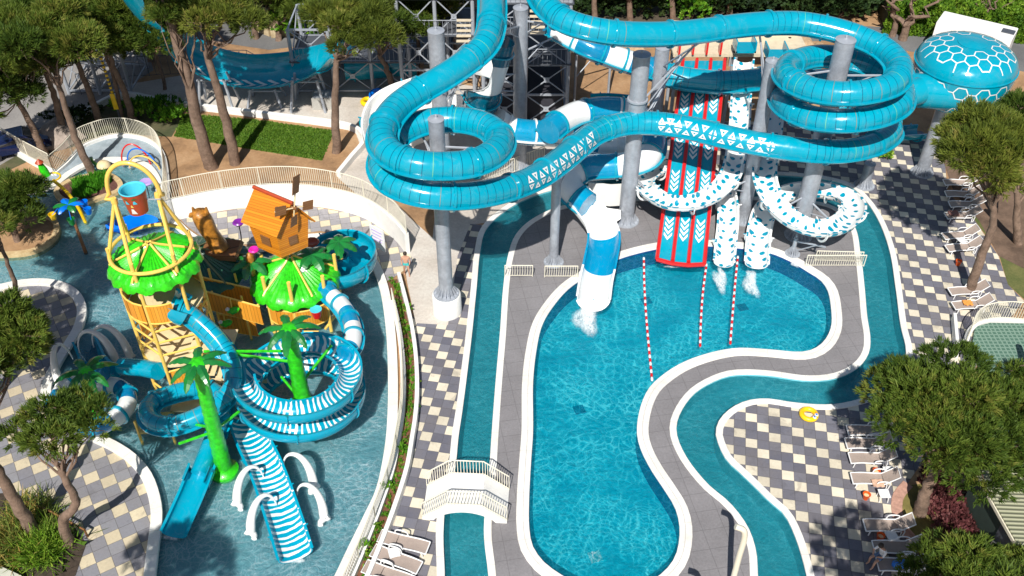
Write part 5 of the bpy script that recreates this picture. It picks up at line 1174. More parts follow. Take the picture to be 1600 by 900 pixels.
up('pine crown hanging over the top of the half pipe dip', (400,60), [(395,25)], (420,-20,3.0,3.0,1.8), 25); up('dark trunk pine behind the rear road', (437,62), [(432,20)], (465,2,2.6,2.6,2.0), 26); up('pine above the low frames at the top edge', (520,70), [(515,40)], (510,8,2.4,2.6,1.8), 27)
up('brownish bare pine crown left of the front coil slide top', (715,95), [(700,40)], (735,8,2.2,2.2,1.5), 28, mat=M['pine2'], per=40)
# left: planter pine, shore pines
def fg(label, tr, c, seed, **kw): return pine(label, tr, c, seed=seed, **kw)
b = P(28,378); fg('bushy dark pine rising from the round planter at the left edge', [b, b+Vector((0,.2,2))], (b+Vector((.0,.3,2.3)), 2.1, 2.0, 2.3), 31, r=.2, lobes=15, per=90)
b = P(33,492); fg('thin trunk pine on the grey left peninsula', [b, PY(22,440,b.y), PY(2,385,b.y)], (PY(-40,360,b.y), 1.6, 1.6, 1.2), 32, r=.16)
b = P(57,838); fg('thick leaning pine trunk at the bottom left corner', [b, PY(28,790,b.y+.1), PY(-3,735,b.y+.2), PY(-30,690,b.y+.3)], (PY(-30,545,b.y+3.3), 2.6, 2.4, 2.2), 33, r=.3, L=.28, lobes=12)
b = P(107,850); fg('crooked pine trunk in front of the checkered shore at lower left', [b, PY(99,812,b.y), PY(118,788,b.y), PY(106,755,b.y), PY(94,735,b.y)], (PY(92,668,b.y+.8), 2.25, 1.6, 1.0), 34, r=.23, L=.26, lobes=15, per=62)
b = P(-15,620); fg('dense pine crown at the left edge above the peninsula', [b, b+Vector((0,0,3))], (PY(10,545,b.y), 1.9, 1.8, 1.7), 35, r=.22, L=.28, lobes=13, per=90)
# right
b = P(1438,802); fg('large round pine covering the right side of the deck', [b, PY(1448,765,b.y), PY(1470,720,b.y+.3)], (PY(1488,670,b.y+.9), 3.7, 3.4, 2.6), 41, r=.3, lobes=26, per=95, L=.25, lobe_r=.36)
b = P(1515,456); fg('pine with forked pale trunk beside the upper sunloungers', [b, PY(1535,395,b.y), PY(1552,345,b.y), PY(1548,310,b.y)], (PY(1545,240,b.y+.9), 2.9, 2.8, 2.6), 42, r=.27, lobes=20, mat=M['pine2'], lobe_r=.38)
b = P(1590,380); fg('pine crown at the right edge under the dome', [b, PY(1590,300,b.y)], (PY(1610,190,b.y+4), 2.3, 2.3, 1.6), 43, lobes=9)
b = P(1560,985); fg('pine crown at the bottom right corner', [b, b+Vector((0,0,3.5))], (PY(1520,905,b.y+.4), 2.7, 1.6, 1.6), 44, lobes=18, L=.25, per=90)
b = P(1605,600); fg('small pine crown beyond the large round pine on the right edge', [b, b+Vector((0,0,3))], (PY(1590,600,b.y), 1.2, 1.2, 1.4), 45, lobes=7, L=.27)
for lab, q, sd in (('tall pine just below the frame whose shadow falls on the lower left shore', (262,885), 47), ('tall pine just below the frame whose shadow falls on the lower right loungers', (1345,880), 48), ('tall pine just left of the frame shading the splash pool', (150,435), 49), ('second tall pine left of the frame, shading the grey peninsula', (60,500), 46)):
    g_ = P(*q); z_ = 12.5; cc_ = Vector((g_.x-z_*.9*.19, g_.y-z_*.9*.98, z_))
    pine(lab, [Vector((cc_.x-.5, cc_.y, 0)), Vector((cc_.x, cc_.y, z_*.55)), cc_-Vector((0,0,1.5))], (cc_, 2.2 if sd in (47, 48) else 2.7, 1.9, 1.2), seed=sd, lobes=10, per=60)
up('dense pine crown between the leftmost trunks', (100,215), [(85,150),(70,110)], (128,75,2.6,2.4,2.0), 36); up('low dark pine crown by the entrance path', (-20,250), [(-20,180)], (0,155,2.8,2.6,2.4), 37)
# background
k = 50
for (bx, by, tx, ty, cr, lab) in ((985,38,980,-30,2.8,'pine with reddish trunk behind the upper tube, nearest the tower'),(1052,36,1049,-30,2.6,'slim pine with orange trunk behind the upper tube'),(1140,28,1142,-30,2.4,'dark trunk pine behind the long straight of the upper tube'),(1290,32,1288,-25,3.0,'dark pine trunk left of the hedge'),(900,20,905,-40,3.2,'pine behind the lattice tower'),(930,40,928,-30,2.2,'thin pine just right of the lattice tower'),(1225,20,1222,-40,2.8,'background pine above the right tube bend')):
    b = P(bx, by); pine(lab, [b, PY(tx, ty, b.y)], (PY(tx, ty-12, b.y)+Vector((0,0,.2)), cr, cr, 1.7), seed=k, group='pines behind the slides', per=40, lobes=9, blades=12, L=.4, wd=.07); k += 1
def bare(label, base, tips, r, seed):
    global rng
    rng = np.random.default_rng(seed); b = P(*base); t = thing('pruned_tree', label, 'tree', b); mb = MB(); f = b+Vector((0,0,1.2)); mb.tube([b, b+Vector((.05,0,.6)), f], [r*1.3, r*1.05, r], 10)
    for i, (x, y) in enumerate(tips):
        e = PY(x, y, b.y+rng.uniform(-.5, .5)); pts = limb(mb, f, e, r*.8, r*.25, .25, 8)
        for _ in range(4): a = pts[rng.integers(3, 8)]; limb(mb, a, a+Vector(unit(1)[0])*1.1+Vector((0,0,.7)), r*.25, .015, .2, 4)
    mb.build('trunk', M['bark'], t, True)
bare('forked bare trunk tree at the left end of the hedge', (1410,62), [(1385,0),(1425,-10),(1475,-8)], .28, 61); bare('straight bare trunk left of the forked one', (1394,56), [(1398,-15)], .22, 62); bare('thin bare tree in front of the hedge by the white trailer', (1533,55), [(1525,5),(1562,-5),(1545,-10)], .17, 63)
bush('bright green bush behind the upper tube', P(1080,30), (2.2,1.6,2.6), M['broad'], seed=64, per=60, L=.3, wd=.16); bush('bright green bush beside the stone wall at upper left', P(470,60), (2.0,1.5,2.4), M['broad'], seed=65, per=60, L=.3, wd=.16)
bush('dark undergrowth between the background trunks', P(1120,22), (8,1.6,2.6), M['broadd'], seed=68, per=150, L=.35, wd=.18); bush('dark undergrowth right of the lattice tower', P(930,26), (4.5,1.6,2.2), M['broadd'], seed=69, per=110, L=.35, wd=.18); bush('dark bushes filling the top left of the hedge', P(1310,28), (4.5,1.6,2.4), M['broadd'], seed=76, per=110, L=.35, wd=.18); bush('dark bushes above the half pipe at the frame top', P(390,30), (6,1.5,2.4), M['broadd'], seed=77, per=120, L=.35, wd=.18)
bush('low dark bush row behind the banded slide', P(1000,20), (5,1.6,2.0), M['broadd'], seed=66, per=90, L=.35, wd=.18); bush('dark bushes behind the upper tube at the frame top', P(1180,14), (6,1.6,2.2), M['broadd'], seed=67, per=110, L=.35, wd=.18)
# long hedge
rng = np.random.default_rng(70)
def hedge(label, a, b, w_, h, mat, n=5200, L=.22, wd=.12, name='hedge'):
    a, b = Vector(a), Vector(b); d = b-a; t = thing(name, label, 'hedge', (a+b)/2); s = Vector((-d.y, d.x, 0)).normalized()
    u = rng.random((n, 1)); v = rng.uniform(-1, 1, (n, 1)); z = h*(1-.25*rng.random((n, 1))**2); side = rng.random((n, 1)) < .5
    v = np.where(side, np.sign(v)*(1-.1*rng.random((n, 1))), v); z = np.where(side, h*rng.random((n, 1)), z)
    z = z*(1+.12*np.sin(u*37)+.08*np.sin(u*91)); C = np.array(a)+np.array(d)*u+np.array(s)*v*w_/2; C[:, 2] = z[:, 0]
    D = np.repeat(np.array([[0, -.3, 1.0]]), n, 0); T = np.clip(.4+.2*np.sin(u[:, 0]*60)+rng.normal(0, .2, n), 0, 1); V, F, tt = tufts(C, D, T, 7, L, wd, 1.0); np_mesh('foliage', V, F, mat, t, tt)
    MB().box((a+b)/2+Vector((0,0,h*.42)), (d.length*.98, w_*.8, h*.8), math.atan2(d.y, d.x)).build('inner_growth', simple('twig_brown', (.03,.035,.015), .9), t)
hedge('tall bright green hedge along the service road at top right', P(1372,30), P(1700,52), 5.5, 2.3, M['hedge'], 9000)
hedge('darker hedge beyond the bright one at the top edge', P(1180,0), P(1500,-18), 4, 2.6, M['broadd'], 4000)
bush('yellow green shrub beside the planting under the left grove', P(272,188), (1.3,.9,.9), M['broad'], seed=71, per=50, L=.28, wd=.1, up=1.2); bush('green shrub mass behind the round railing', P(238,178), (2.6,1.1,1.2), M['broad'], seed=72, per=70, L=.28, wd=.1, up=1.2); bush('dark shrub left of the kerb by the entrance path', P(120,190), (2.2,1.0,1.0), M['broadd'], seed=73, per=70)
bush('reddish leaved shrub bed right of the grass patch', P(1480,800), (1.1,2.3,.5), M['redleaf'], seed=74, per=120, L=.16, wd=.09, lobes=9); bush('small potted green plant near the right coil', P(1384,248), (.45,.45,.7), M['broad'], seed=75, per=30)
for i, (x, y, r_) in enumerate(((637,487,.3),(646,548,.2),(651,600,.22),(650,640,.2),(630,706,.22),(608,765,.3),(573,860,.32),(589,825,.16),(628,455,.25),(642,520,.22))):
    bush(f'small leafy plant of the planting strip, {("second","fourth","fifth","sixth","seventh","eighth","tenth","ninth","first","third")[i]} from its far end', P(x, y, .02), (r_,r_,r_*1.6), M['broad'], 'strip_plant', per=10, L=.16, wd=.08, seed=80+i, lobes=2, stems=False, cat='plant', group='plants of the strip')
# low ground cover in the strip
def scatter(name, label, pts, mat, L, wd, blades, kind='stuff', up=.9, jit=.1, cat='ground cover'):
    C = np.array([tuple(p) for p in pts])+rng.normal(0, jit, (len(pts), 3))*np.array((1, 1, .1)); D = np.repeat(np.array([[0, 0, 1.0]]), len(C), 0); T = np.clip(rng.normal(.45, .2, len(C)), 0, 1)
    V, F, tt = tufts(C, D, T, blades, L, wd, up); o = np_mesh(name, V, F, mat, None, tt); tag(o, label=label, kind=kind); return o
mid = offs(WW, .3); scatter('strip_ground_cover', 'low green growth of the planting strip', [p+Vector((0,0,.05)) for p in resample(mid, .12)]*2, M['broad'], .14, .05, 8, jit=.14)
def inpoly(poly_, n):
    xs = [p.x for p in poly_]; ys = [p.y for p in poly_]; out = []
    while len(out) < n:
        x, y = rng.uniform(min(xs), max(xs)), rng.uniform(min(ys), max(ys)); ins = False
        for p, q in zip(poly_, poly_[1:]+poly_[:1]):
            if (p.y > y) != (q.y > y) and x < (q.x-p.x)*(y-p.y)/(q.y-p.y)+p.x: ins = not ins
        if ins: out.append(Vector((x, y, 0)))
    return out
scatter('lawn_grass', 'short lawn grass', inpoly(poly([(287,178),(400,188),(522,205),(503,251),(390,233),(272,213)]), 9000), mat_leaf('turf_blades', (.05,.12,.01), (.12,.24,.02), (.22,.3,.05)), .12, .05, 4, jit=.02)
# planters
planter = curve([(90,300),(108,285),(140,276),(165,274),(185,285),(186,298),(160,308),(130,317),(102,314)], .3, True); sheet('planter_soil', [planter], .06, simple('dark_mulch', (.12,.05,.04), .95, var=.5, scale=8, bump=.8))
tag(MB().sweep(planter, [(-.2,-.4),(-.2,.14),(.12,.14),(.12,-.4)][::-1], closed=True).build('planter_kerb', mat_ground('yellow_stone_kerb', [(.3,(.4,.27,.12)),(.7,(.62,.48,.28))], 2, 6)), 'rounded yellow stone kerb of the grassy planter in the splash pool', 'planter kerb')
scatter('planter_grass', 'bright green grass of the round planter', inpoly(poly([(118,288),(165,276),(172,286),(135,310),(118,306)]), 420), mat_leaf('planter_blades', (.03,.16,.01), (.1,.36,.02)), .5, .05, 14, up=.35, jit=.05)
pl2 = curve([(-60,345),(-10,330),(60,335),(86,350),(84,372),(55,392),(10,398),(-50,392)], .3, True); sheet('left_planter_soil', [pl2], .06, dirt)
tag(MB().sweep(pl2, [(-.2,-.4),(-.2,.16),(.12,.16),(.12,-.4)][::-1], closed=True).build('planter_kerb', bpy.data.materials['yellow_stone_kerb']), 'yellow stone kerb of the planter under the bushy pine', 'planter kerb')
# lower left garden bed
bed = poly([(-120,780),(20,770),(70,790),(110,815),(135,850),(118,900),(-120,1000)]); sheet('garden_bed', [bed], .03, simple('dark_soil', (.05,.035,.025), .95, var=.4, scale=5))
for i, (x, y, m_, lab) in enumerate(((20,855,'reed','orange and green clump of long grass at the bottom left corner'),(68,862,'broadd','dark green clump of long grass below the crooked pine'),(45,815,'reed','long grass clump between the two leaning trunks'))):
    c = P(x, y); rng = np.random.default_rng(90+i); t = thing('long_grass', lab, 'plant', c); n = 130; C = np.array(c)+rng.normal(0, .42, (n, 3))*np.array((1,1,0)); D = np.repeat(np.array([[0,0,.7]]), n, 0); V, F, tt = tufts(C, D, rng.uniform(.2, 1, n), 9, 1.0, .04, .8); V[:, 2] = np.abs(V[:, 2]); np_mesh('blades', V, F, M[m_] if m_ != 'broadd' else M['hedge'], t, tt)
MB().box(P(8,905)+Vector((0,0,.2)), (1.6,.5,.4), -.4).build('bench_slab', simple('pale_concrete', (.5,.5,.42), .8)); tag(bpy.data.objects['bench_slab'], 'pale concrete slab corner at the very bottom left', 'slab')
def rail_rope(label, pts):
    pts = [P(*p) for p in pts]; t = thing('low_rail', label, 'rail', pts[0]); MB().tube(pts, .045, 6).build('bar', M['wood_dk'], t, True)
    for p in pts: MB().bar(Vector((p.x,p.y,0)), p, .05).build('post', M['wood_dk'], t, True)
rail_rope('dark low timber rail beside the crooked pine', [(35,782,.5),(75,797,.5),(132,828,.5)])
# patch of grass by the loungers
sheet('grass_patch', [poly([(1395,785),(1412,760),(1445,755),(1500,770),(1600,780),(1600,960),(1480,960),(1470,900),(1425,850),(1402,825)])], .012, mat_ground('dry_grass', [(.3,(.09,.08,.02)),(.7,(.24,.2,.06))], 1, 9))
wall('paved_edge', curve([(1412,752),(1396,772),(1394,800),(1404,826),(1424,850),(1445,880),(1465,930)], .3), .45, -.02, .03, simple('pinkish_stone', (.45,.26,.2), .85, var=.3, scale=5), False, -1)
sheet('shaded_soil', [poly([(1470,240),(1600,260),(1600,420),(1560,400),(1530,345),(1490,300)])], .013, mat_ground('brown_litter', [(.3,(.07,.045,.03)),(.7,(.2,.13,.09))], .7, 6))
# ---------------------------------------------------------------- sunloungers
def lounger_parts(raised):
    t = thing('sunlounger', 'x', 'sunlounger', (0,0,0)); W = .31; hx = .42; ha = R(raised); bl = .78
    hd = Vector((hx+bl*cos(ha), 0, .33+bl*sin(ha)))
    def loop(pts, r, nm): MB().tube(catmull([Vector(p) for p in pts], 4), r, 7).build(nm, M['white_pl'], t, True)
    for y in (-W, W): loop([(-.95,y,.28),(-.5,y,.34),(0,y,.33),(hx,y,.33)], .03, 'side_rail')
    MB().bar((-.95,-W,.28), (-.95,W,.28), .03).build('foot_rail', M['white_pl'], t, True)
    b_ = MB().tube([Vector((hx,-W,.33)), Vector((hd.x,-W,hd.z)), Vector((hd.x,W,hd.z)), Vector((hx,W,.33))], .028, 7).build('back_frame', M['white_pl'], t, True)
    for y in (-W-.05, W+.05): loop([(.05,y,.3),(.12,y,.52),(.45,y,.56),(.62,y,.46),(.6,y,.05)], .028, 'armrest')
    for x in (-.8, .55):
        for y in (-W, W): MB().bar((x,y,0), (x*.96,y,.31), .028).build('leg', M['white_pl'], t, True)
    vs = []
    for i in range(9): x = -.93+(hx+.93)*i/8; z = .3+.035*sin(PI*min(1, i/5))-.0; vs += [Vector((x,-W,z)), Vector((x,0,z-.03)), Vector((x,W,z))]
    MB().add(vs, [(i*3+k,(i+1)*3+k,(i+1)*3+k+1,i*3+k+1) for i in range(8) for k in (0,1)]).build('seat_sling', M['taupe'], t, True)
    vs = []
    for i in range(6): q = i/5*bl*.97; x, z = hx+q*cos(ha), .33+q*sin(ha); vs += [Vector((x,-W,z)), Vector((x+.02,0,z-.03)), Vector((x,W,z))]
    MB().add(vs, [(i*3+k,(i+1)*3+k,(i+1)*3+k+1,i*3+k+1) for i in range(5) for k in (0,1)]).build('back_sling', M['taupe'], t, True)
    return t
L_up = lounger_parts(42); L_flat = lounger_parts(4); used = {}
def lounger(src, px, py, rz, label, group='sunloungers on the checkered deck'):
    p = P(px, py); o = src if id(src) not in used else copy_tree(src); used[id(src)] = 1
    o.location = p+Vector((0,0,.012)); o.rotation_euler = (0,0,R(rz)); o['label'] = label; o['group'] = group
for px, py, rz, lab in ((1362,755,-3,'sunlounger in full sun beside the large pine, white table behind it'),(1358,723,-2,'sunlounger half in the shade, next above the fully sunlit one by the large pine'),(1352,700,-2,'third sunlounger from the sunlit one, partly under the large pine'),(1354,680,-3,'topmost sunlounger beside the large round pine'),(1383,828,-2,'shaded sunlounger nearest the curved pink stone edge'),(1398,862,-2,'shaded sunlounger next to the sitting person, bare of towels'),(1405,890,-4,'lowest right sunlounger with a blue bag'),
    (1497,292,-4,'topmost dark shaded sunlounger by the forked pine'),(1500,310,-4,'second shaded sunlounger below the topmost by the forked pine'),(1506,326,-3,'third shaded sunlounger from the top by the forked pine'),(1500,343,2,'fourth shaded sunlounger with a brown towel by the forked pine'),(1496,374,6,'sunlounger left of the forked pine trunk, upper of two'),(1502,393,6,'sunlounger left of the forked pine trunk, lower of two, above an orange pot'),(1508,461,4,'sunlit sunlounger just above the one with orange towels'),(1514,483,4,'sunlounger strewn with orange towels beside the round railing')): lounger(L_up, px, py, rz, lab)
for px, py, rz, lab in ((636,855,165,'flat sunlounger by the garden wall, farthest of the three'),(624,882,158,'middle flat sunlounger by the garden wall beside a white table'),(612,906,160,'nearest flat sunlounger by the garden wall, cut by the picture edge')): lounger(L_flat, px, py, rz, lab, 'flat sunloungers by the garden wall')
tb = thing('side_table', 'x', 'side table', (0,0,0)); MB().box((0,0,.4), (.46,.46,.03)).build('table_top', M['white_pl'], tb)
for x in (-.19,.19):
    for y in (-.19,.19): MB().bar((x,y,0), (x*.85,y*.85,.39), .022).build('leg', M['white_pl'], tb)
for i, (px, py, lab) in enumerate(((1378,780,'white side table below the sunlit sunlounger'),(1386,744,'white side table at the head of the half shaded sunlounger'),(1390,846,'white side table between the two shaded sunloungers at lower right'),(617,872,'white side table by the garden wall'),(1500,384,'white side table between the pair of loungers left of the forked trunk'))):
    o = tb if i == 0 else copy_tree(tb); o.location = P(px, py)+Vector((0,0,.012)); o.rotation_euler = (0,0,.1*i); o['label'] = lab; o['group'] = 'white side tables'
for i, (px, py, lab) in enumerate(((1352,779,'orange pot standing in the sun beside the white table'),(1367,742,'orange pot under the head of the sunlit sunlounger'),(1374,843,'orange pot in the shade between two sunloungers'),(1496,414,'orange pot on the stones left of the forked pine'))):
    p = P(px, py, .012)
    if i == 0: ot = thing('ashtray_pot', lab, 'pot', p, 'orange pots between the loungers'); MB().lathe(p, [(.11,0),(.17,.3),(.18,.32),(.15,.32),(.12,.2),(.02,.2)], 16).build('bowl', M['orange'], ot, True); MB().lathe(p+Vector((0,0,.2)), [(.12,0),(.12,.02)], 12).build('sand_fill', M['sand'], ot)
    else: copy_tree(ot, loc=p, label=lab)
def towel(label, px, py, z, w_, l, col, rz=0, name='towel'):
    p = P(px, py, z); n = 8; vs = [p+Vector(((i/n-.5)*l*cos(rz)-(j/n-.5)*w_*sin(rz), (i/n-.5)*l*sin(rz)+(j/n-.5)*w_*cos(rz), .03*sin(i*1.7)*cos(j*1.3)+.02)) for i in range(n+1) for j in range(n+1)]
    b = len(vs); vs += [v-Vector((0,0,.03)) for v in vs]
    fs = [(i*(n+1)+j,(i+1)*(n+1)+j,(i+1)*(n+1)+j+1,i*(n+1)+j+1) for i in range(n) for j in range(n)]; fs += [tuple(b+q for q in f[::-1]) for f in fs]
    tag(MB().add(vs, fs).build(name, simple('cloth_'+name+str(px), col, .9), None, True), label, 'towel' if name == 'towel' else 'bag')
towel('orange towel on the lounger beside the round railing', 1512,473,.4,.4,.5,(.7,.3,.06)); towel('pale peach towel on the sunlit lounger', 1372,755,.4,.4,.5,(.65,.42,.3)); towel('brown towel on the shaded lounger by the forked pine', 1490,333,.4,.5,.6,(.25,.12,.1))
p = P(1404,884,.35); tag(MB().lathe(p, [(.05,0),(.26,.05),(.28,.2),(.18,.34),(.03,.36)], 12, rfn=lambda a,j:1+.2*sin(2*a+1)).build('beach_bag', simple('blue_bag', (.02,.16,.6), .8), None, True), 'bright blue beach bag on the lowest right sunlounger', 'bag')
# swim rings
def ring(label, px, py, R_, r, mat, z=.012, deco=True, tilt=0):
    p = P(px, py, z); t = thing('swim_ring', label, 'swim ring', p)
    MB().tube([p+Vector((R_*cos(2*PI*k/28), R_*sin(2*PI*k/28), r+tilt*sin(2*PI*k/28))) for k in range(28)], r, 12, True).build('ring', mat, t, True)
    if deco:
        for a, m_ in ((-.9,'white_pl'),(-.3,'white_pl'),(-.9,'royal'),(-.3,'royal')):
            c = p+Vector(((R_+.0)*cos(a-.1), (R_+.0)*sin(a-.1), 2*r-.03)); rr = .1 if m_ == 'white_pl' else .06
            MB().lathe(c, [(rr,0),(rr*.8,.045+(.02 if m_ != 'white_pl' else 0)),(.01,.055+(.02 if m_ != 'white_pl' else 0))], 12).build('printed_spot', M[m_], t, True)
        for s in range(2): MB().tube([p+Vector(((R_*(.86+.2*s))*cos(a), (R_*(.86+.2*s))*sin(a), 2*r*.99)) for a in np.linspace(-1.2, .1, 8)], .012, 5).build('printed_line', M['red'], t, True)
ring('yellow inflatable ring with blue and white print lying by the river', 1263,650,.34,.125,M['bright_yellow'])
ring('orange yellow ring standing on the concrete beside the front coil', 576,162,.42,.17,M['bright_yellow'],deco=False); ring('blue ring leaning on a pile beside the orange yellow one', 590,152,.45,.17,M['royal'],.5,False,.15)
o = MB().box(P(509,165)+Vector((0,0,.45)), (1.7,1.2,.9), .05).build('utility_box', simple('grey_board', (.4,.39,.36), .7)); tag(o, 'pale grey utility box with dark lid on the concrete yard', 'utility box'); MB().box(P(509,165)+Vector((0,0,.94)), (1.5,1.0,.08), .05).build('lid', M['steel'], o)
# curved white posts by the pool at the bottom
for lab, bx, by in (('curved cream post standing on the grey deck at the bottom, hooked top', 1140,925),('second curved post whose top just misses the frame, shadow only', 1087,985)):
    b = P(bx, by); h = 4.4 if bx > 1100 else 3.0; t = thing('spray_post', lab, 'shower post', b)
    MB().tube(catmull([b, b+Vector((0,0,h*.55)), b+Vector((0,0,h*.88)), b+Vector((-.12,0,h*.97)), b+Vector((-.42,.05,h))], 6), .12, 10).build('pipe', M['cream_paint'], t, True); MB().lathe(b, [(.22,0),(.22,.05),(.13,.06)], 14).build('flange', M['strut'], t)
# small deck drains along the coping
for i in range(9): pass
# ---------------------------------------------------------------- people
def person(label, joints, edges, rad, shirt, skin_parts, hair, loc, extra=None):
    me = bpy.data.meshes.new('person'); me.from_pydata([tuple(Vector(j)) for j in joints], edges, []); o = bpy.data.objects.new('person', me); COL.objects.link(o)
    md = o.modifiers.new('s', 'SKIN')
    for i, r_ in enumerate(rad): me.skin_vertices[0].data[i].radius = (r_, r_)
    me.skin_vertices[0].data[0].use_root = True
    o.modifiers.new('u', 'SUBSURF').levels = 2
    dg = bpy.context.evaluated_depsgraph_get(); m2 = bpy.data.meshes.new_from_object(o.evaluated_get(dg)); o.modifiers.clear(); o.data = m2; m2.name = 'person'
    for m_ in (M['skin'], shirt[0], shirt[1]): m2.materials.append(m_)
    for p in m2.polygons:
        p.use_smooth = True; c = p.center; p.material_index = skin_parts(c)
    o.location = loc; tag(o, label, 'person')
    hp = Vector(joints[hair]); MB().lathe(Vector(loc)+hp+Vector((0,.015,.02)), [(.1,-.06),(.115,0),(.1,.07),(.05,.12),(.01,.13)], 14).build('hair', M['hair'], o, True)
    return o
stand = [(0,0,.95),(0,0,1.15),(0,0,1.38),(0,0,1.5),(0,-.01,1.63),(.18,0,1.4),(.24,.02,1.15),(.2,-.1,.92),(-.18,0,1.4),(-.25,.02,1.15),(-.2,-.1,.93),(.1,0,.9),(.13,-.05,.5),(.14,.05,.07),(.14,-.08,.04),(-.1,0,.9),(-.12,.06,.5),(-.15,.2,.07),(-.15,.08,.04)]
ed = [(0,1),(1,2),(2,3),(3,4),(2,5),(5,6),(6,7),(2,8),(8,9),(9,10),(0,11),(11,12),(12,13),(13,14),(0,15),(15,16),(16,17),(17,18)]
rd = [.13,.12,.13,.05,.1,.06,.045,.03,.06,.045,.03,.09,.06,.04,.035,.09,.06,.04,.035]
person('dark haired person walking on the concrete path in a turquoise swimsuit', stand, ed, rd, (simple('teal_swimsuit', (.05,.5,.5), .7), M['cloth_b']), lambda c: 1 if .85 < c.z < 1.05 and abs(c.x) < .17 else 0, 4, P(636,432))
sit = [(0,0,.5),(0,.05,.7),(-.03,-.02,.92),(-.06,-.08,1.03),(-.1,-.14,1.13),(.17,-.03,.92),(.2,-.2,.72),(.02,-.36,.66),(-.2,-.05,.92),(-.26,-.22,.74),(-.12,-.4,.68),(.09,-.02,.48),(.12,-.45,.5),(.12,-.5,.1),(.12,-.62,.05),(-.1,-.02,.48),(-.14,-.44,.5),(-.16,-.42,.1),(-.17,-.55,.05)]
o = person('person in a white shirt sitting bent forward on a shaded lounger', sit, ed, rd, (M['cloth_w'], M['cloth_b']), lambda c: 1 if c.z > .6 and c.y > -.22 and c.z < .98 else (2 if .38 < c.z < .62 and c.y > -.3 else 0), 4, P(1372,878,.0)); o.rotation_euler = (0,0,R(-60))
# ---------------------------------------------------------------- buildings, vehicles, signs
def trailer():
    c = P(1510,90,0); t = thing('white_trailer', 'white box truck trailer parked behind the dome, dark lettering on its end', 'truck', c, rz=R(-33)); L, W, H = 5.4, 2.2, 1.9
    def B(c_, s_, nm, m, pr=t): o = MB().box(Vector(c_), s_).build(nm, m, None); o.parent = pr; return o
    B((0,0,.75+H/2), (L, W, H), 'body', M['white_pl']); B((0,0,.78+H), (L*.98, W*.96, .05), 'roof', M['white']); B((L/2-.5,0,H+.83), (.9,.7,.08), 'roof_hatch', M['dark_steel']); B((0,0,.55), (L*.96,.9,.3), 'chassis', M['dark_steel'])
    for x in (-L*.3, L*.3):
        for y in (-1,1): o = MB().tube([Vector((x,y*.85,.45)), Vector((x,y*1.05,.45))], .45, 16).build('wheel', M['black'], None, True); o.parent = t; r_ = MB().tube([Vector((x,y*1.0,.45)), Vector((x,y*1.07,.45))], .22, 12).build('rim', M['strut'], None, True); r_.parent = o
    f = bpy.data.curves.new('lettering', 'FONT'); f.body = '10'; f.size = 1.0; f.extrude = .01; ob = bpy.data.objects.new('lettering', f); COL.objects.link(ob)
    dg = bpy.context.evaluated_depsgraph_get(); me = bpy.data.meshes.new_from_object(ob.evaluated_get(dg)); bpy.data.objects.remove(ob); me.materials.append(M['black']); ob = bpy.data.objects.new('lettering', me); COL.objects.link(ob); ob.parent = t; ob.location = (-L/2-.012,.6,1.6); ob.rotation_euler = (R(90),0,R(-90)); ob.name = 'lettering'
trailer()
def shed(label, c, w_, d, h, roofmat, rz=0, over=.3, name='terrace_building', wallm=None):
    t = thing(name, label, 'building', c, rz=rz)
    def B(c_, s_, nm, m): o = MB().box(Vector(c_), s_).build(nm, m, None); o.parent = t; return o
    B((0,0,h/2), (w_,d,h), 'wall', wallm or beige); B((0,0,h+.06), (w_+over*2,d+over*2,.12), 'roof', roofmat); B((-w_*.2,-d/2-.01,h*.5), (w_*.3,.06,h*.55), 'window', M['dark_steel']); B((w_*.2,-d/2-.02,h*.45), (w_*.14,.06,h*.8), 'door', M['wood_dk']); return t
gn = NT('green_mesh_roof'); co = gn.coord(scale=(4.2,4.2,1)); vo = gn.N('TexVoronoi', feature='DISTANCE_TO_EDGE'); gn.L(co, vo.inputs['Vector']); vo.inputs['Randomness'].default_value = .15; vo.inputs['Scale'].default_value = 1.0
green_roof = gn.fin(gn.mix(gn.M('LESS_THAN', vo.outputs['Distance'], .16), (.07,.15,.11), (.18,.28,.22)), .7)
gp = poly([(1517,545),(1522,515),(1545,509),(1700,512),(1700,720),(1560,700),(1545,620)]); tag(MB().prism([(p.x, p.y) for p in gp], 0, .22).build('green_terrace', green_roof), 'green netted terrace floor inside the round railing at right', 'terrace')
cg_ = NT('ribbed_roof'); wv = cg_.N('TexWave'); cg_.L(cg_.coord(rz=R(8)), wv.inputs['Vector']); wv.bands_direction = 'Y'; wv.inputs['Scale'].default_value = 1.6; cg_.bump(wv.outputs['Fac'], .8, .06)
ribbed = cg_.fin(cg_.mix(wv.outputs['Fac'], (.2,.21,.13), (.38,.38,.26)), .6)
q = P(1640,800,2.4); b_ = thing('ribbed_hut', 'low hut with green grey ribbed roof at the lower right edge', 'building', (q.x, q.y, 0), rz=R(5))
for nm, c_, s_, m_ in (('roof',(0,0,2.45),(4.2,5.0,.12),ribbed),('wall',(0,0,1.2),(3.9,4.6,2.4),simple('dark_green_wall',(.03,.05,.04),.8)),('door',(-1.97,-.6,1.0),(.06,.9,2.0),M['dark_steel']),('eave',(-2.1,0,2.36),(.1,5.0,.16),M['cream_paint'])):
    o = MB().box(Vector(c_), s_).build(nm, m_, None); o.parent = b_
MB().box(P(1543,800)+Vector((.35,-1.0,.9)), (.12,4.6,1.8), R(14)).build('dark_screen', simple('dark_screen_paint', (.06,.08,.09), .7)); tag(bpy.data.objects['dark_screen'], 'dark grey screen wall between the red shrubs and the hut', 'screen')
d_ = MB().box(P(1490,530)+Vector((0,0,.3)), (.16,3.0,.5), R(-16)).build('white_wall', M['white']); tag(d_, 'low white wall slanting to the round railing at right', 'low wall')
